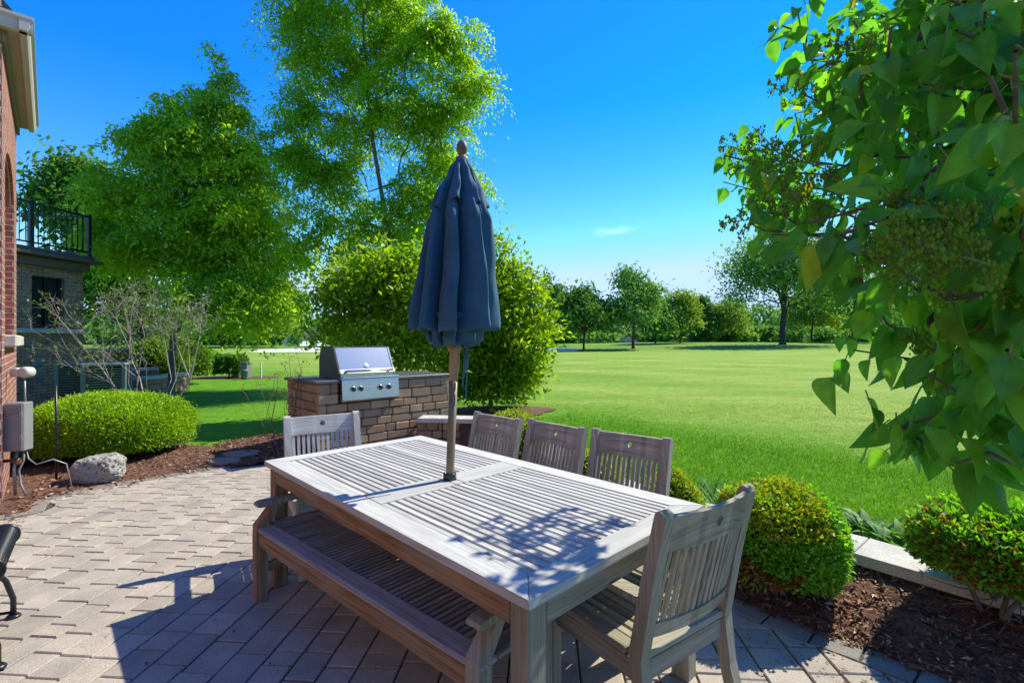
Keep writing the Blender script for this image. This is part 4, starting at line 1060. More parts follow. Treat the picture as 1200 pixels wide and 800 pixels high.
for z in (.58, .79):
    mb = MB(); cbox(mb, (w_ / 2 - .014, -dp / 2 - .012, z), (.022, .01, .045), None, .002); mb.build('latch', M['galv'], ub)
mb = MB(); tube(mb, [(0.03, .02, z0b), (.03, .02, .36), (.0, .01, .28), (.02, 0, .15), (.08, -.03, .05)], .009, 8); tube(mb, [(.05, .02, z0b), (.08, .0, .38), (.16, -.03, .33), (.26, .02, .36), (.33, .08, .30), (.36, .12, .02)], .006, 8)
tube(mb, [(-.02, .02, z0b), (-.03, .0, .30), (-.02, .0, .05)], .013, 8); mb.build('conduit', M['galv'], ub)
mb = MB(); tube(mb, [(-.14, .03, .36), (-.02, .0, .37), (.0, -.0, .37)], .016, 8); lathe(mb, [(.02, -.03), (.024, 0), (.02, .03)], 12, (.0, 0, .36)); mb.build('pipe_joint', M['copper'], ub)
vt = thing('wall_vent', 'cream round vent hood on the brick with a cable hanging down', 'vent', (0, 0, 0)); c = at(24, 436, d=4.75); vt.location = (c.x, c.y, c.z)
mb = MB(); ax = Matrix.Rotation(R(90), 3, 'X') ; lathe(mb, [(.03, -.06), (.05, -.055), (.055, .0), (.05, .03), (.03, .04)], 20, (.05, 0, 0), axis=ax); cbox(mb, (-.03, .0, 0), (.08, .09, .09), None, .01); mb.build('hood', M['trim_grey'], vt)
mb = MB(); tube(mb, [(.04, 0, -.04), (.045, 0, -.25), (.04, .02, -.45)], .008, 8); mb.build('cable', M['galv'], vt)
sk = at(66, 563, z=.02); mb = MB(); tube(mb, [(0, 0, 0), (.004, 0, .45), (-.006, .0, .98)], [.012, .012, .011], 8)
tag(mb.build('plant_stake', M['black_metal'], None, sk), 'thin dark stake standing in front of the clipped yew', 'stake')

# =================================================================== neighbouring wing with balcony
wing = thing('brick_wing', 'shaded brown brick bay with window, stone band and roof terrace beyond the patio', 'house')
c0 = at(-30, 400, d=9.2); c1 = at(97, 400, d=11.2)
wa, wb = Vector((c0.x, c0.y)), Vector((c1.x, c1.y)); wu = (wb - wa).normalized(); wn = Vector((wu.y, -wu.x)); wL = (wb - wa).length
wing.location = (wa.x, wa.y, 0); wing.rotation_euler = (0, 0, math.atan2(wu.y, wu.x))
zt_ = 3.05
mb = MB()
def wq(x0, x1, z0, z1, y=0): quad(mb, [Vector((x0, y, z0)), Vector((x1, y, z0)), Vector((x1, y, z1)), Vector((x0, y, z1))], [(x0, z0), (x1, z0), (x1, z1), (x0, z1)])
wx0, wx1, wz0, wz1 = wL - 1.05, wL - .40, 1.75, 2.86
wq(0, wx0, 0, zt_); wq(wx1, wL, 0, zt_); wq(wx0, wx1, 0, wz0); wq(wx0, wx1, wz1, zt_)
for x, sg in ((wx0, 1), (wx1, -1)): quad(mb, [Vector((x, 0, wz0)), Vector((x, .14, wz0)), Vector((x, .14, wz1)), Vector((x, 0, wz1))][::sg], [(0, 0), (.14, 0), (.14, 1), (0, 1)][::sg])
quad(mb, [Vector((wL, 0, 0)), Vector((wL - 1.0, 3, 0)), Vector((wL - 1.0, 3, zt_)), Vector((wL, 0, zt_))], [(0, 0), (3.1, 0), (3.1, zt_), (0, zt_)])
for i in range(26):        # lighter quoins by the window
    z = .1 + i * .12
mb.build('wall', M['brick_dark'], wing)
mb = MB(); cbox(mb, (wL / 2, -.01, 1.68), (wL + .06, .16, .10), None, .01); mb.build('stone_band', M['cap'], wing)
mb = MB(); fw_ = .05
for x in (wx0 + fw_ / 2, wx1 - fw_ / 2, (wx0 + wx1) / 2): cbox(mb, (x, .11, (wz0 + wz1) / 2), (fw_ if x != (wx0 + wx1) / 2 else .025, .05, wz1 - wz0), None, .004)
for z in (wz0 + .025, wz1 - .025, (wz0 + wz1) / 2): cbox(mb, ((wx0 + wx1) / 2, .112, z), (wx1 - wx0 - .1, .044, .04), None, .004)
wf = mb.build('window', M['black_metal'], wing)
mb = MB(); cbox(mb, ((wx0 + wx1) / 2, .145, (wz0 + wz1) / 2), (wx1 - wx0, .01, wz1 - wz0), None, .001); mb.build('pane', M['glass'], wf)
mb = MB(); cbox(mb, (wL / 2, .10, zt_ + .10), (wL + .16, .44, .2), None, .02); cbox(mb, (wL / 2 + .06, .02, zt_ + .235), (wL + .34, .66, .07), None, .01); cbox(mb, (wL / 2 + .06, .45, zt_ + .33), (wL + .24, 1.2, .10), None, .02)
mb.build('cornice', M['trim_dark'], wing)
mb = MB(); rz = zt_ + .38; rt = rz + .93; y_ = -.05
for z, h_ in ((rt, .04), (rz + .10, .03)): cbox(mb, (wL / 2, y_, z), (wL + .24, .04, h_), None, .004)
n = int((wL + .2) / .115)
for i in range(n): tube(mb, [(-.1 + i * .115, y_, rz + .1), (-.1 + i * .115, y_, rt)], .0085, 6)
for i in range(12): tube(mb, [(wL + .1 - i * .03, y_ + i * .115, rz + .1), (wL + .1 - i * .03, y_ + i * .115, rt)], .0085, 6)
bar(mb, (wL + .11, y_, rt), (wL - .25, 1.35, rt), .04, .04); bar(mb, (wL + .11, y_, rz + .1), (wL - .25, 1.35, rz + .1), .03, .03)
for x in (wL + .1, wL - 1.10, wL - 2.4): cbox(mb, (x, y_, rz + .49), (.075, .075, 1.0), None, .006)
mb.build('railing', M['black_metal'], wing)
# AC units, electrical box
for k, (px, d_, lb) in enumerate(((96, 9.9, 'grey green air conditioner against the brown brick wing, partly behind the other'), (126, 9.7, 'sage air conditioner with louvred sides at the end of the brick wing'))):
    c = at(px, 440, d=d_); ac = thing('air_conditioner', lb, 'air conditioner', (c.x, c.y, .03), R(30), 'air conditioners by the wing'); w_ = .62; h_ = .95
    mb = MB()
    for sx in (-1, 1):
        for sy in (-1, 1): cbox(mb, (sx * w_ / 2, sy * w_ / 2, h_ / 2), (.07, .07, h_), None, .01)
    cbox(mb, (0, 0, h_ + .02), (w_ + .09, w_ + .09, .06), None, .02); cbox(mb, (0, 0, .03), (w_ + .07, w_ + .07, .06), None, .01); mb.build('casing', M['sage'], ac)
    mb = MB()
    for i in range(17):
        z = .09 + i * .05
        for s in (-1, 1):
            cbox(mb, (0, s * w_ / 2, z), (w_ - .07, .008, .03), Matrix.Rotation(R(-35 * s), 3, 'X'), .001); cbox(mb, (s * w_ / 2, 0, z), (.008, w_ - .07, .03), Matrix.Rotation(R(35 * s), 3, 'Y'), .001)
    mb.build('louvres', M['sage'], ac); mb = MB(); cbox(mb, (0, 0, h_ / 2), (w_ - .06, w_ - .06, h_ - .06), None, .02); mb.build('coil', M['steel_dark'], ac)
c = at(47, 424, d=9.85); eb = thing('disconnect_box', 'small blue grey electrical box on the brown brick wing', 'utility box', (c.x, c.y - .06, c.z), math.atan2(wu.y, wu.x))
mb = MB(); cbox(mb, (0, -.02, 0), (.15, .09, .16), None, .008); mb.build('box', M['sage'], eb)
mb = MB(); tube(mb, [(0, -.02, -.08), (.03, -.02, -.35), (.12, -.03, -.48), (.28, -.03, -.46), (.38, -.02, -.3)], .014, 8); mb.build('conduit', M['sage'], eb)
# low terrace walls beyond the AC units
def block_wall(label, p0, p1, h, hc=.08, dep=.35):
    a, b = Vector(p0), Vector(p1); u_ = (b - a).normalized(); L = (b - a).length
    t = thing('terrace_wall', label, 'garden wall', (a.x, a.y, 0), math.atan2(u_.y, u_.x), 'terrace walls'); mb = MB()
    stone_courses(mb, Vector((0, 0)), X, -Y, L, 0, h - hc, .15, dep, (.3, .4, .45)); mb.build('stone_courses', M['stone'], t)
    mb = MB(); k = max(1, int(L / .6))
    for i in range(k): cbox(mb, ((i + .5) * L / k, dep / 2, h - hc / 2), (L / k - .006, dep + .08, hc), None, .01)
    mb.build('cap', M['cap'], t)
c0, c1 = at(90, 440, d=12.5), at(152, 440, d=13.2); block_wall('tall tan stone terrace wall behind the air conditioners', (c0.x, c0.y), (c1.x, c1.y), 1.28)
c0, c1 = at(140, 440, d=13.0), at(186, 440, d=13.6); block_wall('stepped middle stone wall between the bare shrub stems', (c0.x, c0.y), (c1.x, c1.y), .72)
c0, c1 = at(168, 440, d=12.6), at(222, 440, d=14.5); block_wall('low end of the stone terrace wall at the lawn edge', (c0.x, c0.y), (c1.x, c1.y), .52)

# =================================================================== boulder
g = np.random.default_rng(3); c = at(115, 566, z=0)
bm = bmesh.new(); bmesh.ops.create_icosphere(bm, subdivisions=6, radius=1)
from mathutils import noise as mn
for v in bm.verts:
    d = v.co.normalized(); q = Vector((max(-.8, min(.8, d.x)), max(-.8, min(.8, d.y)), max(-.75, min(.75, d.z)))) / .8
    f1 = mn.voronoi(q * 3.6 + Vector((3, 1, 7)))[0]; pit = max(0, .62 - 1.5 * f1[0]) if f1[1] - f1[0] > .03 else 0; f2 = mn.voronoi(q * 7 + Vector((1, 5, 2)))[0]; pit2 = max(0, .5 - 1.6 * f2[0])
    v.co = Vector((q.x * .275, q.y * .19, q.z * .17)) * (1 - .42 * pit - .25 * pit2 + .10 * mn.noise(d * 2))
me = bpy.data.meshes.new('boulder'); bm.to_mesh(me); bm.free(); me.materials.append(M['boulder'])
me.polygons.foreach_set('use_smooth', [True] * len(me.polygons))
o = bpy.data.objects.new('boulder', me); COL.objects.link(o); o.scale = (.74, .74, .86); o.location = (c.x - .04, c.y + .06, .125); o.rotation_euler = (R(8), R(-6), R(14))
tag(o, 'pitted pale limestone rock at the patio edge before the yew', 'rock')

# =================================================================== shrubs
c = at(122, 545, z=0); 
mound_shrub('yew_shrub', 'large rounded bright green clipped yew beside the brick house', 'shrub', (c.x - .25, c.y + .42, .0), (.86, .78, .40), 60000, (.034, .014), M['leaf_yew'], 21, .07, thin=.10, box=2.5)
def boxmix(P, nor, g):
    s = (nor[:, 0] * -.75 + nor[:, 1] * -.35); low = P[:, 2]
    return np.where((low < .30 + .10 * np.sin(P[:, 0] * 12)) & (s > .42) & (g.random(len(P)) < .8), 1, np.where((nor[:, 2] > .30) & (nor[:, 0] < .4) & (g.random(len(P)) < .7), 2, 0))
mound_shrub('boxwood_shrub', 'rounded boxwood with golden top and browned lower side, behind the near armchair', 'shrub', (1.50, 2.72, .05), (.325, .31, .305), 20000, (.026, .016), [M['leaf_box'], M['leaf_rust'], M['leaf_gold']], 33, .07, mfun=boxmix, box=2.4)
def boxmix2(P, nor, g): return np.where((nor[:, 0] < -.3) & (P[:, 2] < .42) & (g.random(len(P)) < .22), 1, 0)
r2 = thing('boxwood_shrub', 'leggy dark green boxwood on bare stems at the right of the bark bed', 'shrub', (2.40, 2.30, .03))
tmp = mound_shrub('boxwood_crown', '', 'x', (0, 0, 0), (.385, .34, .20), 18000, (.03, .017), [M['leaf_box'], M['leaf_rust']], 35, .10, mfun=boxmix2, stems=False, zmin=-1, thin=.16, box=2.6)
for ch in [x for x in bpy.data.objects if x.parent == tmp]: ch.parent = r2; ch.location = (0, 0, .245)
bpy.data.objects.remove(tmp)
g = np.random.default_rng(8); ms = MB()
for i in range(16):
    a = g.uniform(0, 6.28); q = g.uniform(.02, .12); e = g.uniform(.1, .3)
    tube(ms, [(q * math.cos(a), q * math.sin(a), -.05), (q * 1.4 * math.cos(a) + g.normal() * .02, q * 1.4 * math.sin(a), .16), (e * math.cos(a + .3), e * math.sin(a + .3), .36)], [.017, .013, .006], 6)
for i in range(40):
    a = g.uniform(0, 6.28); z = g.uniform(.08, .3); e = g.uniform(.15, .36); p0 = Vector((.08 * math.cos(a), .08 * math.sin(a), z))
    p1 = p0 + Vector((e * math.cos(a + g.normal() * .5), e * math.sin(a + g.normal() * .5), g.uniform(-.06, .14))); tube(ms, [p0, (p0 + p1) / 2 + Vector((0, 0, g.normal() * .03)), p1], [.004, .003, .0015], 4)
ms.build('stem', M['bark'], r2)
# golden shrubs showing between the side chairs
for k, (px, py, d_, w_, h_, lb) in enumerate(((604, 520, 5.2, .36, .36, 'golden shrub showing between the first and middle side chairs'), (692, 540, 4.1, .30, .26, 'golden shrub showing between the middle and last side chairs'), (787, 560, 3.45, .22, .26, 'small golden shrub tuft right of the last side chair'))):
    c = at(px, py, d=d_); mound_shrub('golden_shrub', lb, 'shrub', (c.x, c.y, .02), (w_, w_, h_), 6000, (.026, .014), [M['leaf_gold'], M['leaf_box']], 50 + k, .12, group='golden shrubs by the seat wall', mfun=lambda P, nor, g: (g.random(len(P)) < .25).astype(int), thin=.18)
# strap-leaved plants and hostas beyond the wall
def strap_clump(name, label, c, n, L, w, spread, mat, seed, seg=5, up=1.2):
    g = np.random.default_rng(seed); mb = MB()
    for i in range(n):
        a = g.uniform(0, 6.28); r = spread * math.sqrt(g.random()); p = Vector((r * math.cos(a), r * math.sin(a), 0)); a2 = a + g.normal() * .7
        d = Vector((math.cos(a2) * g.uniform(.2, .8), math.sin(a2) * g.uniform(.2, .8), up)).normalized(); l = L * g.uniform(.6, 1.15); s = Vector((-math.sin(a2), math.cos(a2), 0)) ; vs = []
        for k in range(seg + 1):
            f = k / seg; q = p + d * l * f + Vector((math.cos(a2), math.sin(a2), -.9)) * l * .42 * f * f * g.uniform(.8, 1.1); ww = w * math.sin(math.pi * min(1, .12 + f * .88)) ** .7 * .5 if f < 1 else .0005
            vs += [q - s * ww, q + s * ww]
        mb.add(vs, [[2 * k, 2 * k + 1, 2 * k + 3, 2 * k + 2] for k in range(seg)], None, 0, True)
    o = mb.build(name, mat, None, c); return o
for k, (px, py, d_, n, L, w, sp, lb) in enumerate(((812, 575, 4.15, 110, .42, .012, .22, 'tall grassy clump beyond the wall beside the last side chair'), (848, 580, 3.9, 70, .36, .011, .18, 'second grassy clump with pale arching blades left of the golden boxwood'), (745, 560, 5.0, 70, .40, .012, .22, 'dark grassy clump seen above the last side chair'))):
    c = at(px, py, d=d_); tag(strap_clump('iris_clump', lb, (c.x, c.y, .0), n, L, w, sp, M['leaf_blade'], 60 + k), lb, 'plant', 'grassy clumps beyond the wall')
for k, (px, py, d_, n, lb) in enumerate(((1025, 628, 3.45, 30, 'bright hosta clump against the wall cap between the two boxwoods'), (1058, 640, 3.2, 26, 'broad leaved hosta nearer the dark boxwood'), (985, 612, 3.6, 18, 'pale hosta leaves just right of the golden boxwood'))):
    c = at(px, py, d=d_); tag(strap_clump('hosta_plant', lb, (c.x, c.y, .02), n, .30, .055, .10, M['leaf_blade'] if k != 2 else M['leaf_shrub'], 70 + k, up=1.6), lb, 'plant', 'hostas behind the wall')

# bare multi-stem shrub
def bare_shrub(name, label, base, ells, n_nodes, stems, mat, seed, r_tip, leaf=None, per=0, sig=.1, bias=.75, twigs=6, tl=.18, expo=.5):
    g = np.random.default_rng(seed); root = thing(name, label, 'shrub', base); b = np.array(base)
    ee = [(e[0] - b[0], e[1] - b[1], e[2] - b[2], e[3], e[4], e[5]) for e in ells]; mbs = MB(); tipsall = []
    T = in_ellipsoids(ee, n_nodes, g, .6); S = []
    for i in range(stems):
        a = 2 * math.pi * i / stems + g.normal() * .3; S.append([np.array([.08 * math.cos(a), .08 * math.sin(a), -.02]), np.array([.22 * math.cos(a), .22 * math.sin(a), .38]), np.array([.48 * math.cos(a), .48 * math.sin(a), .85])])
    asg = np.argmin(np.array([[np.linalg.norm((t - s[2])[:2]) for s in S] for t in T]), axis=1)
    for i in range(stems):
        Ti = T[asg == i]
        if len(Ti) == 0: Ti = np.array([S[i][2] + np.array([0, 0, .3])])
        A, par = grow(S[i], Ti, bias, g, .03); k = len(A); cnt = np.ones(k)
        for q in range(k - 1, 0, -1): cnt[par[q]] += cnt[q]
        rad = r_tip * cnt ** expo
        for q in range(1, k): tube(mbs, [A[par[q]], A[q]], [min(rad[par[q]], rad[q] * 1.4), rad[q]], 5, cap=False)
        has = set(par)
        for q in range(k):
            if q in has: continue
            tipsall.append(A[q])
            for _ in range(twigs):
                d = nrm(g.normal(size=(1, 3)) + np.array([[0, 0, .35]]))[0]; m_ = A[q] + d * tl * g.uniform(.4, 1.1); tube(mbs, [A[q], (A[q] + m_) / 2 + g.normal(size=3) * .012, m_], [r_tip, r_tip * .8, r_tip * .5], 4, cap=False); tipsall.append(m_)
    mbs.build('branches', mat, root)
    if leaf:
        tp = np.array(tipsall); c = np.repeat(np.arange(len(tp)), per); n = len(c); P = tp[c] + g.normal(size=(n, 3)) * sig
        leaf_cloud('foliage', P, g.normal(size=(n, 3)), g.normal(size=(n, 3)) + np.array([0, 0, 1]), leaf[0] * g.uniform(.6, 1.3, n), leaf[1] * g.uniform(.6, 1.3, n), g.beta(2, 2, n), leaf[2], root)
    return root
bp = at(178, 478, d=7.3); bp.z = 0
bare_shrub('bare_shrub', 'half bare grey stemmed shrub behind the yew', bp, [lobe(75, 380, 7.2, 38, 40), lobe(110, 420, 7.1, 40, 22), lobe(160, 365, 7.4, 40, 35), lobe(205, 380, 7.6, 35, 30), lobe(232, 370, 7.6, 22, 22)], 170, 7, M['twig_grey'], 4, .0019, (.055, .028, M['leaf_shrub']), 1, .05, twigs=9, tl=.22)
bp = at(330, 505, d=6.0); bp.z = 0.05
bare_shrub('rose_shrub', 'thin sparse rose canes beside the grill island', bp, [lobe(322, 450, 6.0, 18, 38), lobe(345, 440, 6.2, 22, 30)], 26, 5, M['twig_red'], 9, .002, (.03, .018, M['leaf_rust']), 1, .03, twigs=3, tl=.13)

# glossy shrubs behind the grill
def gl(px, py, rx, ry, d=9.4): return lobe(px, py + (30 if py < 330 else 14 if py < 400 else 0), d, rx * .92, ry * .88)
b0 = at(470, 478, d=9.6); b0.z = 0
tree('glossy_shrub', 'broad yellow green glossy shrub right behind the grill', 'shrub', b0, [b0, b0 + Vector((.02, 0, .5)), b0 + Vector((0, .05, 1.0))], [gl(425, 340, 48, 48), gl(460, 310, 45, 38), gl(500, 320, 50, 50), gl(440, 385, 55, 40), gl(500, 390, 50, 50), gl(405, 360, 28, 30), gl(388, 318, 12, 26), gl(415, 292, 13, 24), gl(447, 276, 14, 22), gl(480, 280, 15, 22), gl(380, 370, 12, 22)], 430, 105, .19, (.125, .062), M['leaf_mag'], M['bark'], 101, .005, .25, droop=-.1, shell=.5, group='glossy shrubs behind the grill')
b0 = at(575, 476, d=10.0); b0.z = 0.06
tree('glossy_shrub', 'tall conical glossy shrub rising behind the folded umbrella', 'shrub', b0, [b0, b0 + Vector((.0, 0, .5)), b0 + Vector((-.05, .05, 1.6)), b0 + Vector((.0, .05, 2.6))], [gl(578, 300, 22, 36, 10), gl(585, 345, 38, 40, 10), gl(600, 390, 44, 42, 10), gl(560, 400, 45, 45, 10), gl(595, 435, 42, 30, 10), gl(575, 455, 35, 22, 10), gl(545, 440, 35, 25, 10), gl(583, 266, 9, 24, 10), gl(605, 300, 10, 24, 10), gl(622, 335, 11, 26, 10), gl(638, 372, 11, 26, 10)], 470, 105, .18, (.125, .062), M['leaf_mag'], M['bark'], 102, .005, .25, droop=-.15, shell=.5, group='glossy shrubs behind the grill')

# =================================================================== trees of the middle distance
D1 = 15.5
tp = lambda px, py, d: at(px, py, d=d)
b0 = tp(470, 450, D1); b0.z = 0
tree('ash_tree', 'tall airy bright green tree behind the grill, its top cut by the frame', 'tree', b0, [b0, tp(466, 380, D1), tp(462, 320, D1), tp(455, 270, D1), tp(446, 220, D1), tp(436, 160, D1), tp(430, 100, D1), tp(426, 40, D1), tp(424, -30, D1)],
     [lobe(430, -10, D1, 80, 60), lobe(350, 25, D1, 42, 40), lobe(395, 70, D1, 60, 45), lobe(455, 50, D1, 50, 50), lobe(520, 55, D1, 48, 55), lobe(545, 100, D1, 32, 40), lobe(500, 140, D1, 50, 45), lobe(505, 215, D1, 46, 50), lobe(440, 140, D1, 60, 50), lobe(370, 130, D1, 45, 32), lobe(350, 180, D1, 42, 34), lobe(400, 200, D1, 55, 45), lobe(470, 255, D1, 55, 45), lobe(380, 260, D1, 50, 45), lobe(350, 300, D1, 40, 34), lobe(560, 215, D1 + .5, 16, 26), lobe(430, 300, D1, 45, 40)],
     800, 300, .31, (.14, .056), M['leaf_ash'], M['bark'], 201, .008, .3, shell=.6, flat=.8, spray=True, droop=.2)
D2 = 12.6
b0 = tp(200, 470, D2); b0.z = 0
tree('ash_tree', 'broad leaning green tree left of the tallest one, low boughs over the lawn', 'tree', b0, [b0, tp(203, 400, D2), tp(210, 340, D2), tp(220, 280, D2), tp(232, 220, D2), tp(243, 150, D2), tp(250, 100, D2)],
     [lobe(250, 90, D2, 18, 28), lobe(262, 130, D2, 30, 26), lobe(205, 125, D2, 26, 26), lobe(235, 165, D2, 48, 32), lobe(175, 170, D2, 40, 26), lobe(275, 195, D2, 46, 36), lobe(205, 215, D2, 55, 36), lobe(150, 225, D2, 42, 32), lobe(290, 250, D2, 50, 38), lobe(225, 270, D2, 60, 40), lobe(135, 275, D2, 32, 24), lobe(170, 300, D2, 45, 28), lobe(275, 310, D2, 55, 36), lobe(240, 350, D2 - .8, 60, 26), lobe(310, 340, D2 - .6, 36, 28), lobe(285, 372, D2 - 1.0, 36, 16)],
     640, 300, .27, (.125, .054), M['leaf_ash2'], M['bark'], 202, .008, .3, shell=.6, flat=.6, spray=True, droop=.2)
b0 = tp(92, 445, 19); b0.z = 0
tree('maple_tree', 'darker bluish green tree rising behind the roof terrace', 'tree', b0, [b0, tp(92, 380, 19), tp(92, 300, 19), tp(95, 230, 19)], [lobe(92, 215, 19, 32, 24), lobe(75, 235, 19, 22, 22), lobe(110, 260, 19, 40, 36), lobe(120, 330, 19, 42, 50), lobe(150, 300, 19, 35, 40)], 190, 150, .40, (.26, .14), M['leaf_dark'], M['bark_dark'], 203, .012, .3, shell=.5)
# spruce
g = np.random.default_rng(77); b0 = tp(165, 440, 17); b0.z = 0; root = thing('spruce_tree', 'pale green drooping conifer behind the bare shrub', 'tree', b0)
Hs = 4.6; mb = MB(); tube(mb, [(0, 0, 0), (0, 0, Hs * .5), (0, 0, Hs)], [.14, .09, .02], 8); mb.build('trunk', M['bark_dark'], root)
P = []; D = []; T = []
for i in range(190):
    z = Hs * (1 - g.random() ** .8 * .97) ; z = g.uniform(.35, Hs); r = (Hs - z) / Hs * 1.75 + .12; a = g.uniform(0, 6.28); tt = g.random()
    for k in range(70):
        f = g.random() ** .7; aa = a + g.normal() * .12; P.append((f * r * math.cos(aa) + g.normal() * .05, f * r * math.sin(aa) + g.normal() * .05, z - .30 * f * r + .1 * f * f * r - abs(g.normal()) * .10)); D.append((math.cos(aa) * .5 + g.normal() * .4, math.sin(aa) * .5 + g.normal() * .4, -.6 + g.normal() * .3)); T.append(tt)
P = np.array(P); leaf_cloud('crown', P, np.array(D), g.normal(size=P.shape) + np.array([0, 0, .6]), .13 * g.uniform(.6, 1.3, len(P)), .035, np.array(T), M['leaf_spruce'], root)
# bright shrubs, hedge and utility boxes on the left lawn
for k, (px, py, d_, rx, rz_, lb, mt) in enumerate(((180, 470, 15.0, 1.0, .62, 'bright green shrub above the stone terrace wall', 'leaf_shrub'), (213, 460, 16.5, .85, .75, 'loose green shrub behind the bare branches', 'leaf_shrub'), (236, 440, 21.5, .85, .55, 'low dark shrub at the edge of the left lawn', 'leaf_box'))):
    c = at(px, py, d=d_); mound_shrub('leafy_shrub', lb, 'shrub', (c.x, c.y, .25 if k == 0 else 0), (rx, rx, rz_), 5200, (.11, .06), M[mt], 80 + k, .16, group='shrubs left of the lawn', thin=.16)
c = at(270, 441, d=19.6); mound_shrub('clipped_hedge', 'small square clipped hedge on the lawn beside the utility cabinets', 'hedge', (c.x, c.y, 0), (.56, .45, .46), 5200, (.08, .045), M['leaf_dark'], 90, .05, box=5)
for k, (px, lb) in enumerate(((279, 'pale grey utility cabinet next to the square hedge'), (288.5, 'grey utility cabinet nearer the stake on the lawn'))):
    c = at(px, 441, d=19.5 - k * .3); t = thing('utility_cabinet', lb, 'utility box', (c.x, c.y, 0), R(-15), 'utility cabinets on the lawn'); mb = MB(); cbox(mb, (0, 0, .29), (.30, .28, .58), None, .02); mb.build('cabinet', M['grey_box'], t)
    mb = MB(); cbox(mb, (0, 0, .60), (.34, .32, .06), None, .02); mb.build('lid', M['sage'], t)
c = at(287, 441, d=18.6); mb = MB(); lathe(mb, [(.10, 0), (.11, .02), (.10, .30), (.12, .31), (.11, .36), (.04, .38)], 16); tag(mb.build('marker_post', M['sage'], None, (c.x, c.y, 0)), 'short dark blue post before the utility cabinets', 'post')
c = at(306, 441, d=19.2); mb = MB(); cbox(mb, (0, 0, .28), (.04, .04, .6), None, .004); cbox(mb, (0, 0, .60), (.055, .055, .05), None, .01); tag(mb.build('marker_stake', M['white_wall'], None, (c.x, c.y, 0)), 'thin white marker stake on the left lawn', 'stake')
mb = MB(); vs = []
for i in range(24): a = 2 * math.pi * i / 24; c = at(272, 441, d=19.6); vs.append((c.x + 1.9 * math.cos(a), c.y + .9 * math.sin(a), .006))
mb.add(vs, [list(range(24))]); tag(mb.build('mulch_bed', M['mulch']), 'dark bark strip under the square hedge on the lawn', kind='structure')

# =================================================================== far trees
def far_tree(name, label, px, py_base, py_top, hw, d, mat, seed, trunk_frac=.28, n_nodes=130, per=90, bark='bark_dark', leaf=.62, multi=False, lobes=None, shell=.5, sig=None):
    s = d / FPX; b = at(px, py_base, d=d); b.z = ground_h(b.x, b.y); top = at(px, py_top, d=d).z; Ht = top - b.z; w = hw * s
    g = np.random.default_rng(seed); z0 = b.z + Ht * trunk_frac
    L = lobes
    if L is None:
        L = []
        for i in range(9):
            f = i / 8; zc = z0 + (top - z0) * (.16 + .70 * f); rr = w * (1 - .62 * max(0, f - .35) ** 1.3) * g.uniform(.8, 1.05); a = g.uniform(0, 6.28); o_ = w * .42 * (1 - .6 * f)
            L.append((b.x + o_ * math.cos(a), b.y + o_ * math.sin(a), zc, rr * .68, rr * .68, (top - z0) * .20))
    tr = [b, b + Vector((0, 0, Ht * .14)), b + Vector((w * .03, 0, Ht * trunk_frac)), b + Vector((w * .02, 0, Ht * .55)), b + Vector((0, 0, Ht * .8))]
    tree(name, label, 'tree', b, tr, L, n_nodes, per, sig or w * .13, (leaf, leaf * .6), mat, M[bark], seed, max(.02, Ht * .0028), .3, group='trees across the golf course', shell=shell, flat=.8, expo=.45)
far_tree('round_tree', 'round dark green tree on a straight trunk, left of the tall open one', 684, 411, 339, 40, 74, M['leaf_dark'], 301, .30)
far_tree('oak_tree', 'tall open crowned tree on a slim trunk mid fairway', 742, 411, 317, 42, 76, M['leaf_far'], 302, .30, 150, 70)
far_tree('oak_tree', 'large spreading tree with a thick dark trunk standing on the mound', 917, 408, 268, 78, 84, M['leaf_far'], 303, .30, 240, 90, lobes=[lobe(915, 290, 84, 45, 20), lobe(880, 315, 84, 34, 18), lobe(940, 310, 84, 46, 24), lobe(900, 330, 84, 44, 16), lobe(872, 350, 84, 24, 12), lobe(950, 345, 84, 40, 14), lobe(920, 300, 84, 34, 30)])
far_tree('dark_tree', 'dark tree half hidden by the conical glossy shrub', 645, 406, 328, 32, 92, M['leaf_dark'], 304, .2)
far_tree('lime_tree', 'yellow green tree right of the tall open tree', 797, 403, 344, 34, 100, M['leaf_far_y'], 305, .28)
far_tree('lime_tree', 'short dense green tree close behind the tall open one', 768, 404, 352, 26, 96, M['leaf_far'], 306, .25)
far_tree('dark_tree', 'narrow dark tree in the far row between two yellow green ones', 824, 403, 349, 20, 118, M['leaf_dark'], 307, .15)
far_tree('lime_tree', 'wide yellow green tree in the far row left of the mound tree', 856, 402, 352, 34, 118, M['leaf_far_y'], 308, .18)
far_tree('far_tree', 'forked tree with a pale crown just right of the mound tree', 951, 400, 345, 38, 104, M['leaf_far_y'], 309, .35)
far_tree('far_tree', 'tree with a dark trunk seen under the hanging lilac leaves', 1004, 403, 320, 42, 98, M['leaf_far'], 310, .33)
far_tree('far_tree', 'shady tree at the far right end of the row', 1075, 403, 330, 44, 105, M['leaf_far'], 311, .25)
far_tree('far_tree', 'bright spreading tree above the long bunker', 318, 404, 352, 34, 84, M['leaf_far_y'], 312, .3)
far_tree('far_tree', 'green tree before the white house', 349, 404, 386, 10, 78, M['leaf_far'], 313, .1, 50, 40, leaf=.3)
far_tree('far_tree', 'dark green tree at the left end of the far lawn', 275, 404, 372, 28, 88, M['leaf_dark'], 314, .2)
far_tree('far_tree', 'low rounded tree right of the white house', 382, 404, 378, 16, 76, M['leaf_far'], 315, .1, 60, 40, leaf=.3)
far_tree('far_tree', 'tall hazy tree behind the white house', 345, 402, 348, 22, 130, M['leaf_far_y'], 316, .2)
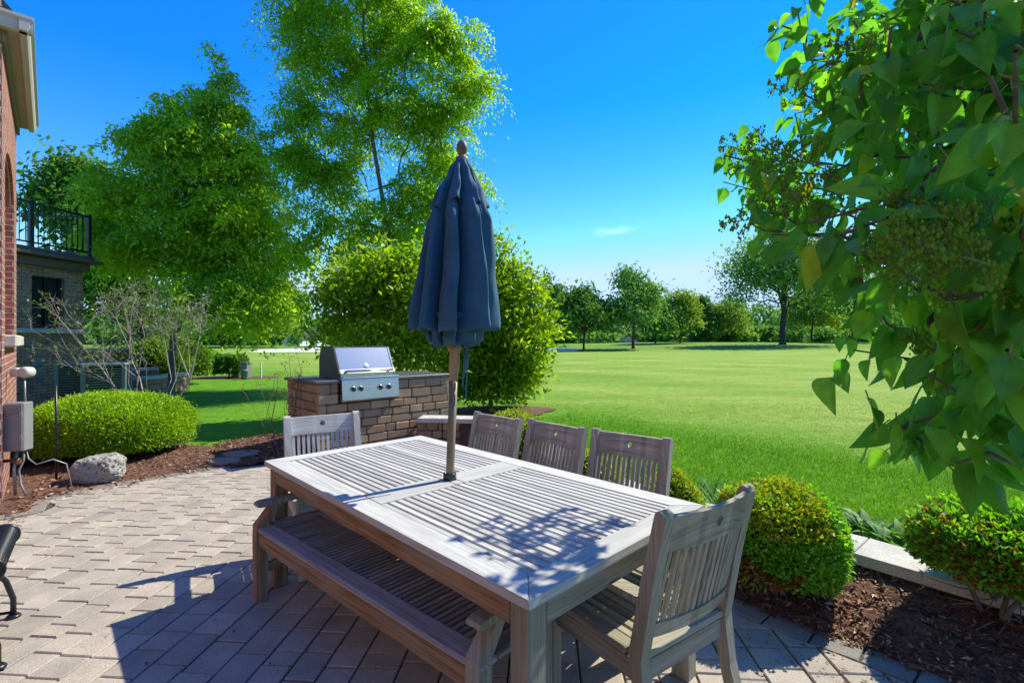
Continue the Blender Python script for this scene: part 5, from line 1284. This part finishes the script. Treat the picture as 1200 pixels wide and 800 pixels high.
# far wood closing the horizon
g = np.random.default_rng(900); P = []; T = []
def wood_blob(px, d, top, w):
    c = at(px, 400, d=d); z1 = at(px, top, d=d).z; zb = ground_h(c.x, c.y) - .5; n = 420; f = g.random(n); a = g.uniform(0, 6.28, n); r = w * np.sqrt(g.random(n)) * np.sqrt(np.maximum(.05, 1 - np.abs(f - .4) ** 2 * 2.0)); t = g.random()
    for k in range(n): P.append((c.x + r[k] * math.cos(a[k]), c.y + r[k] * math.sin(a[k]), zb + (z1 - zb) * f[k])); T.append(np.clip(t + g.normal() * .1, 0, 1))
px = -60
while px < 1300:
    if not (330 < px < 372): wood_blob(px + g.normal() * 3, g.uniform(135, 175), (g.uniform(356, 376) if px > 560 else g.uniform(360, 380)), g.uniform(4, 7))
    px += g.uniform(7, 12)
px = -60
while px < 1300:
    if not (325 < px < 377): wood_blob(px + g.normal() * 3, g.uniform(120, 135), g.uniform(382, 392), g.uniform(3, 5))
    px += g.uniform(9, 14)
P = np.array(P); n = len(P)
tag(leaf_cloud('far_woods', P, g.normal(size=(n, 3)), g.normal(size=(n, 3)) + np.array([0, 0, .8]), g.uniform(.9, 1.7, n), g.uniform(.6, 1.1, n), np.array(T), M['leaf_far'], None), 'continuous belt of woods closing the horizon', kind='stuff')
# far houses
def far_house(label, px0, px1, py_eave, py_ridge, d, wallm, gable=True):
    c = at((px0 + px1) / 2, 403, d=d); s = d / FPX; w = (px1 - px0) * s; ze, zr_ = at(0, py_eave, d=d).z, at(0, py_ridge, d=d).z; zb = ground_h(c.x, c.y) - .2; ze -= zb; zr_ -= zb
    t = thing('far_house', label, 'house', (c.x, c.y, zb)); h = w / 2; mb = MB(); dp = 7
    prism(mb, [(-h, 0), (h, 0), (h, ze), (0, zr_), (-h, ze)], lambda a, b, tt: Vector((a, tt, b)), 0, dp); mb.build('wall', wallm, t)
    mb = MB()
    for s_ in (-1, 1): prism(mb, [(0, zr_ + .02), (s_ * (h + .4), ze - .25), (s_ * (h + .4), ze + .0), (0, zr_ + .28)], lambda a, b, tt: Vector((a, tt, b)), -.4, dp + .4)
    mb.build('roof', M['roof_dark'], t)
    for x in (-h * .5, h * .45):
        mb = MB(); cbox(mb, (x, -.03, ze * .55), (w * .16, .08, ze * .4), None, .01); mb.build('window', M['glass'], t)
far_house('white gabled house beyond the long bunker', 334, 352, 396, 387, 102, M['white_wall']); far_house('white house with a steeper gable right of the other', 353, 372, 394, 384, 108, M['white_wall'])
far_house('low pale house behind the fairway trees', 724, 748, 399, 393, 119, M['trim_grey'])

# =================================================================== grass blades on the near lawn
g = np.random.default_rng(41); nb = 170000
yy = 3.0 + 8.5 * g.random(nb) ** 1.25; xx = g.uniform(-.2, 1.25, nb) * yy * 1.02 + .1
wf = np.array([(p.x, p.y) for p in wall_far]); wf_o = wf[np.argsort(wf[:, 1])]
xl = np.interp(yy, wf_o[:, 1], wf_o[:, 0]); keep = (xx > xl + .03) & (yy > 2.0); 
c = at(585, 481, z=0); keep &= (((xx - c.x) / 1.45) ** 2 + ((yy - c.y) / 1.15) ** 2 > 1)
xx, yy = xx[keep], yy[keep]; n = len(xx)
P = np.stack([xx, yy, np.full(n, -.014)], 1); D = g.normal(size=(n, 3)) * .45; D[:, 2] = 1
tn = np.clip(.45 + .3 * np.sin(xx * 2.1 + 1) * np.sin(yy * 1.7) + g.normal(size=n) * .15, 0, 1)
dens = np.clip(((xx * .728 + yy * .686) - 6.9) / 1.6, 0, 1)
k2 = g.random(n) > dens * .75
P, D, tn, yy2, de = P[k2], D[k2], tn[k2], yy[k2], dens[k2]; n = len(P)
tag(leaf_cloud('lawn_grass', P, D, g.normal(size=(n, 3)), g.uniform(.025, .05, n) * (1 - .55 * de), .0035 + .0007 * yy2, tn, M['grass_blade'], None), 'short green blades of the near lawn', kind='stuff')

# =================================================================== lilac overhanging from the right
def lilac_leaf(mb, p, d, nrm_, L, W, fold, curl, seed):
    """ovate leaf with drawn-out tip; folded along the midrib, tip curling"""
    d = d.normalized(); s = d.cross(nrm_).normalized(); q = s.cross(d); nt_, nw_ = 9, 3; vs = []; uv = {}
    r_ = random.Random(seed); wav = r_.uniform(.04, .16); ph = r_.uniform(0, 6)
    for i in range(nt_ + 1):
        t_ = i / nt_; prof_ = (math.sin(math.pi * min(1, t_ ** .62)) ** .85) * (1 - .25 * t_) if t_ < 1 else 0
        if t_ > .8: prof_ *= 1 - (t_ - .8) * 1.6
        w = W * .5 * max(prof_, 0) * 1.12 + .0004
        c = p + d * L * (t_ - .0) - q * L * curl * t_ * t_ 
        for j in range(-nw_, nw_ + 1):
            f = j / nw_; back = -.07 * L * abs(f) * (1 - t_) ** 3 * 1.5
            v = c + s * w * f + q * (abs(f) * w * fold + wav * L * .35 * math.sin(5 * t_ + ph + f * 2) * abs(f)) + d * back; vs.append(v); uv[tuple(v)] = (f, t_)
    m_ = 2 * nw_ + 1
    mb.add(vs, [[i * m_ + j, i * m_ + j + 1, (i + 1) * m_ + j + 1, (i + 1) * m_ + j] for i in range(nt_) for j in range(m_ - 1)], lambda v: uv[tuple(v)], 0, True)
g = np.random.default_rng(17); lb_ = Vector((3.15, 1.35, .05)); lil = thing('lilac_tree', 'large leaved lilac tree hanging into the right of the view with flower buds', 'tree', lb_)
nearpts = [(905, 275, 1.25), (945, 262, .95), (985, 275, .85), (1040, 255, .72), (1010, 245, .9), (1075, 215, .8), (1095, 410, .78), (1060, 420, .9), (1145, 385, .74), (1110, 350, .85), (1180, 410, .65), (1030, 505, 1.05), (1060, 500, 1.0), (1075, 490, 1.1), (1115, 545, .9), (1160, 530, .75), (1190, 545, .72), (1140, 470, .85), (1100, 470, 1.0), (1160, 90, .6), (1190, 60, .52), (1140, 165, .68), (1100, 190, .85), (1190, 160, .62), (1060, 330, .95), (1020, 310, 1.0), (1000, 315, 1.1), (1150, 300, .85), (1195, 340, .7), (1000, 410, 1.25), (1040, 380, 1.1), (1120, 250, .8), (1185, 480, .72),(1200,250,.65),(1195,430,.7)]
midpts = [(848, 182, 1.75), (866, 178, 1.8), (880, 190, 1.7), (895, 200, 1.7), (905, 42, 1.75), (915, 30, 1.7), (935, 15, 1.6), (945, 40, 1.7), (960, 55, 1.6), (950, 85, 1.6), (970, 75, 1.55), (990, 50, 1.5), (1000, 25, 1.6), (1010, 80, 1.5), (945, 70, 1.7), (1030, 40, 1.4), (1050, 70, 1.3), (940, 110, 1.7), (960, 160, 1.6), (985, 120, 1.5), (1010, 140, 1.5), (1040, 120, 1.4), (1060, 150, 1.3), (930, 180, 1.7), (905, 215, 1.6), (940, 230, 1.5), (970, 205, 1.5), (1000, 190, 1.5), (1030, 185, 1.3), (885, 250, 1.5), (880, 262, 1.4), (895, 270, 1.4), (915, 250, 1.5), (950, 275, 1.5), (1010, 360, 1.5), (1025, 335, 1.4), (1055, 280, 1.2), (1080, 300, 1.2), (1080, 60, 1.2), (1110, 40, 1.1), (1100, 100, 1.1), (1140, 60, 1.0), (1130, 120, 1.0), (1070, 20, 1.3), (1120, 10, 1.2), (1170, 20, 1.0), (1190, 110, .9), (1080, 250, 1.2), (1110, 310, 1.1), (1090, 380, 1.2), (1130, 430, 1.1), (1170, 450, 1.0), (1160, 340, 1.0), (1190, 290, .9), (1190, 210, .9)]
T = [at(x, y, d=d) for x, y, d in nearpts + midpts]
# fill of the crown proper, behind and above
for e, k in (((1.9, 2.1, 2.6, .62, .55, .75), 75), ((2.3, 1.5, 2.9, .7, .7, 1.0), 55), ((1.45, 1.45, 3.1, .38, .5, .5), 45), ((2.0, 1.7, 1.75, .55, .5, .55), 55), ((1.15, 1.05, 2.45, .24, .28, .40), 60), ((1.35, 1.65, 2.35, .28, .25, .38), 50), ((.80, .85, 2.02, .10, .15, .14), 12), ((1.05, .95, 1.75, .18, .18, .22), 30), ((1.2, 1.2, 1.75, .25, .22, .22), 30), ((1.45, 2.75, 2.45, .26, .26, .28), 12), ((1.25, 2.3, 2.28, .25, .3, .28), 14), ((2.9, 2.2, 2.6, .5, .6, .7), 26), ((1.75, 2.35, 2.9, .4, .4, .4), 22), ((2.6, 2.5, 3.4, .6, .5, .5), 25)):
    for p in in_ellipsoids([e], k, g, .45): T.append(Vector(p))
base = np.array(lb_); trunk = [np.array(q) - base for q in ((3.15, 1.35, 0), (3.05, 1.40, .5), (2.85, 1.45, 1.1), (2.55, 1.5, 1.7), (2.25, 1.55, 2.2))]
A, par = grow(trunk, np.array([np.array(t) - base for t in T]), .25, g, .06)
skeleton_mesh('trunk', A, par, M['bark'], lil, .0028, .52, r_max=.09)
tips = [i for i in range(len(A)) if i not in set(par)]
mb = MB(); ms = MB()
for i in range(5, len(A)):
    p = Vector(A[i]); par_ = Vector(A[par[i]]); dr = (p - par_); 
    if dr.length < 1e-4: continue
    dr.normalize(); tip = i in set(tips); dist = (p + lb_ - Vector((0, 0, CAM_H))).length
    for k in range((10 if tip else 5)):
        q = p - dr * (.035 * k) * (1 if k > 0 else 0) + Vector(g.normal(size=3)) * .01; sd_ = Vector(g.normal(size=3)); sd_ = (sd_ - dr * sd_.dot(dr)).normalized()
        ld = (sd_ * .75 + dr * .35 + Vector((-.12, -.12, -.75 + g.normal() * .25))).normalized(); L = g.uniform(.046, .088) * (1.0 if dist > .85 else .9); st = q + ld * .022
        n_ = Vector(g.normal(size=3)) * .55 + Vector((-.05, -.55, .75)); tube(ms, [q, st], [.0013, .0011], 4, cap=False)
        lilac_leaf(mb, st, (ld + Vector((0, 0, -.25))).normalized(), n_, L, L * g.uniform(.58, .70), g.uniform(.12, .85), g.uniform(.02, .42), int(g.integers(1e9)))
mb.build('foliage', M['lilac_leaf'], lil); ms.build('leaf_stalks', M['twig_green'], lil)
def panicle(c, d, L, seed, mat, stalk, budr=.0024, nb_=17):
    g = np.random.default_rng(seed); mbs = MB(); Pb = []; d = Vector(d).normalized(); c = Vector(c)
    tube(mbs, [c, c + d * L], [.0022, .001], 5)
    for i in range(nb_):
        f = .1 + .9 * i / nb_; o_ = c + d * L * f; a = i * 2.4; s = d.orthogonal().normalized(); s2 = d.cross(s); e = (s * math.cos(a) + s2 * math.sin(a) + d * .55).normalized(); l = L * .42 * (1 - .75 * f) * g.uniform(.7, 1.2)
        tube(mbs, [o_, o_ + e * l], [.0012, .0006], 4, cap=False)
        for k in range(int(5 + 7 * (1 - f))):
            ff = g.uniform(.2, 1); w = o_ + e * l * ff; e2 = Vector(g.normal(size=3)).normalized(); e2 = (e2 + e * .5).normalized(); x = w + e2 * l * .22
            tube(mbs, [w, x], [.0006, .0005], 3, cap=False)
            for _ in range(3): y = x + Vector(g.normal(size=3)) * .0055; Pb.append(y)
    for y in Pb:
        r_ = budr * g.uniform(.7, 1.3); mbs.add([y + Vector((r_, 0, 0)), y + Vector((-r_, 0, 0)), y + Vector((0, r_, 0)), y + Vector((0, -r_, 0)), y + Vector((0, 0, r_ * 1.5)), y + Vector((0, 0, -r_ * 1.5))], [[0, 2, 4], [2, 1, 4], [1, 3, 4], [3, 0, 4], [2, 0, 5], [1, 2, 5], [3, 1, 5], [0, 3, 5]], None, 1, True)
    return mbs
for k, (px, py, d_, dr, L) in enumerate(((1200, 320, .72, (-.8, .1, .12), .22), (1190, 295, .70, (-.75, .0, .25), .17), (1085, 300, 1.0, (-.7, .2, .1), .16), (1010, 225, 1.35, (-.8, .1, -.05), .30), (985, 205, 1.5, (-.8, .1, .35), .30), (945, 215, 1.7, (-.9, .1, .5), .34), (1000, 110, 1.7, (-.8, .2, .2), .28), (930, 250, 1.75, (-1, .1, -.12), .26), (1040, 90, 1.5, (-.6, .1, .5), .22), (1150, 420, 1.0, (-.6, .1, .2), .15), (1160, 310, .62, (-.7, -.1, .15), .16), (1120, 285, .8, (-.6, -.1, .3), .15))):
    c = at(px, py, d=d_) - lb_; panicle(c, dr, L, 500 + k, None, None, .0030 if d_ < 1.1 else .0038).build('flower_panicle', [M['twig_green'], M['bud']], lil)

# fallen leaf on the armchair seat and dry litter on the paving
c = near.matrix_basis @ Vector((.02, -.13, .444)); mb = MB(); tube(mb, [c + Vector((-.035, .012, .012)), c + Vector((-.01, .0, .02)), c + Vector((.02, -.006, .012)), c + Vector((.04, -.014, .01))], [.004, .014, .012, .003], 7)
tag(mb.build('dead_leaf', M['leaf_rust_dry']), 'curled brown dead leaf lying on the seat of the near armchair', 'dead leaf')
g = np.random.default_rng(71); P = []
while len(P) < 420:
    if g.random() < .45: p = right_edge[g.integers(60, len(right_edge) - 14)] + Vector((-abs(g.normal()) * .30, -abs(g.normal()) * .25))
    elif g.random() < .5: p = left_edge[g.integers(12, len(left_edge))] + Vector((g.normal() * .12, -abs(g.normal()) * .35))
    else: p = Vector((g.uniform(-4.5, 2), g.uniform(1.2, 5)))
    if inside(inner, p): P.append((p.x, p.y, .006 + g.uniform(0, .003)))
P = np.array(P); n = len(P); L = g.uniform(.006, .03, n)
tag(leaf_cloud('leaf_litter', P, g.normal(size=(n, 3)) * np.array([1, 1, .12]), g.normal(size=(n, 3)) * .25 + np.array([0, 0, 1]), L, L * g.uniform(.2, .5, n), np.zeros(n), M['chips'], None), 'dry leaf bits and bark crumbs scattered on the pavers', kind='stuff')
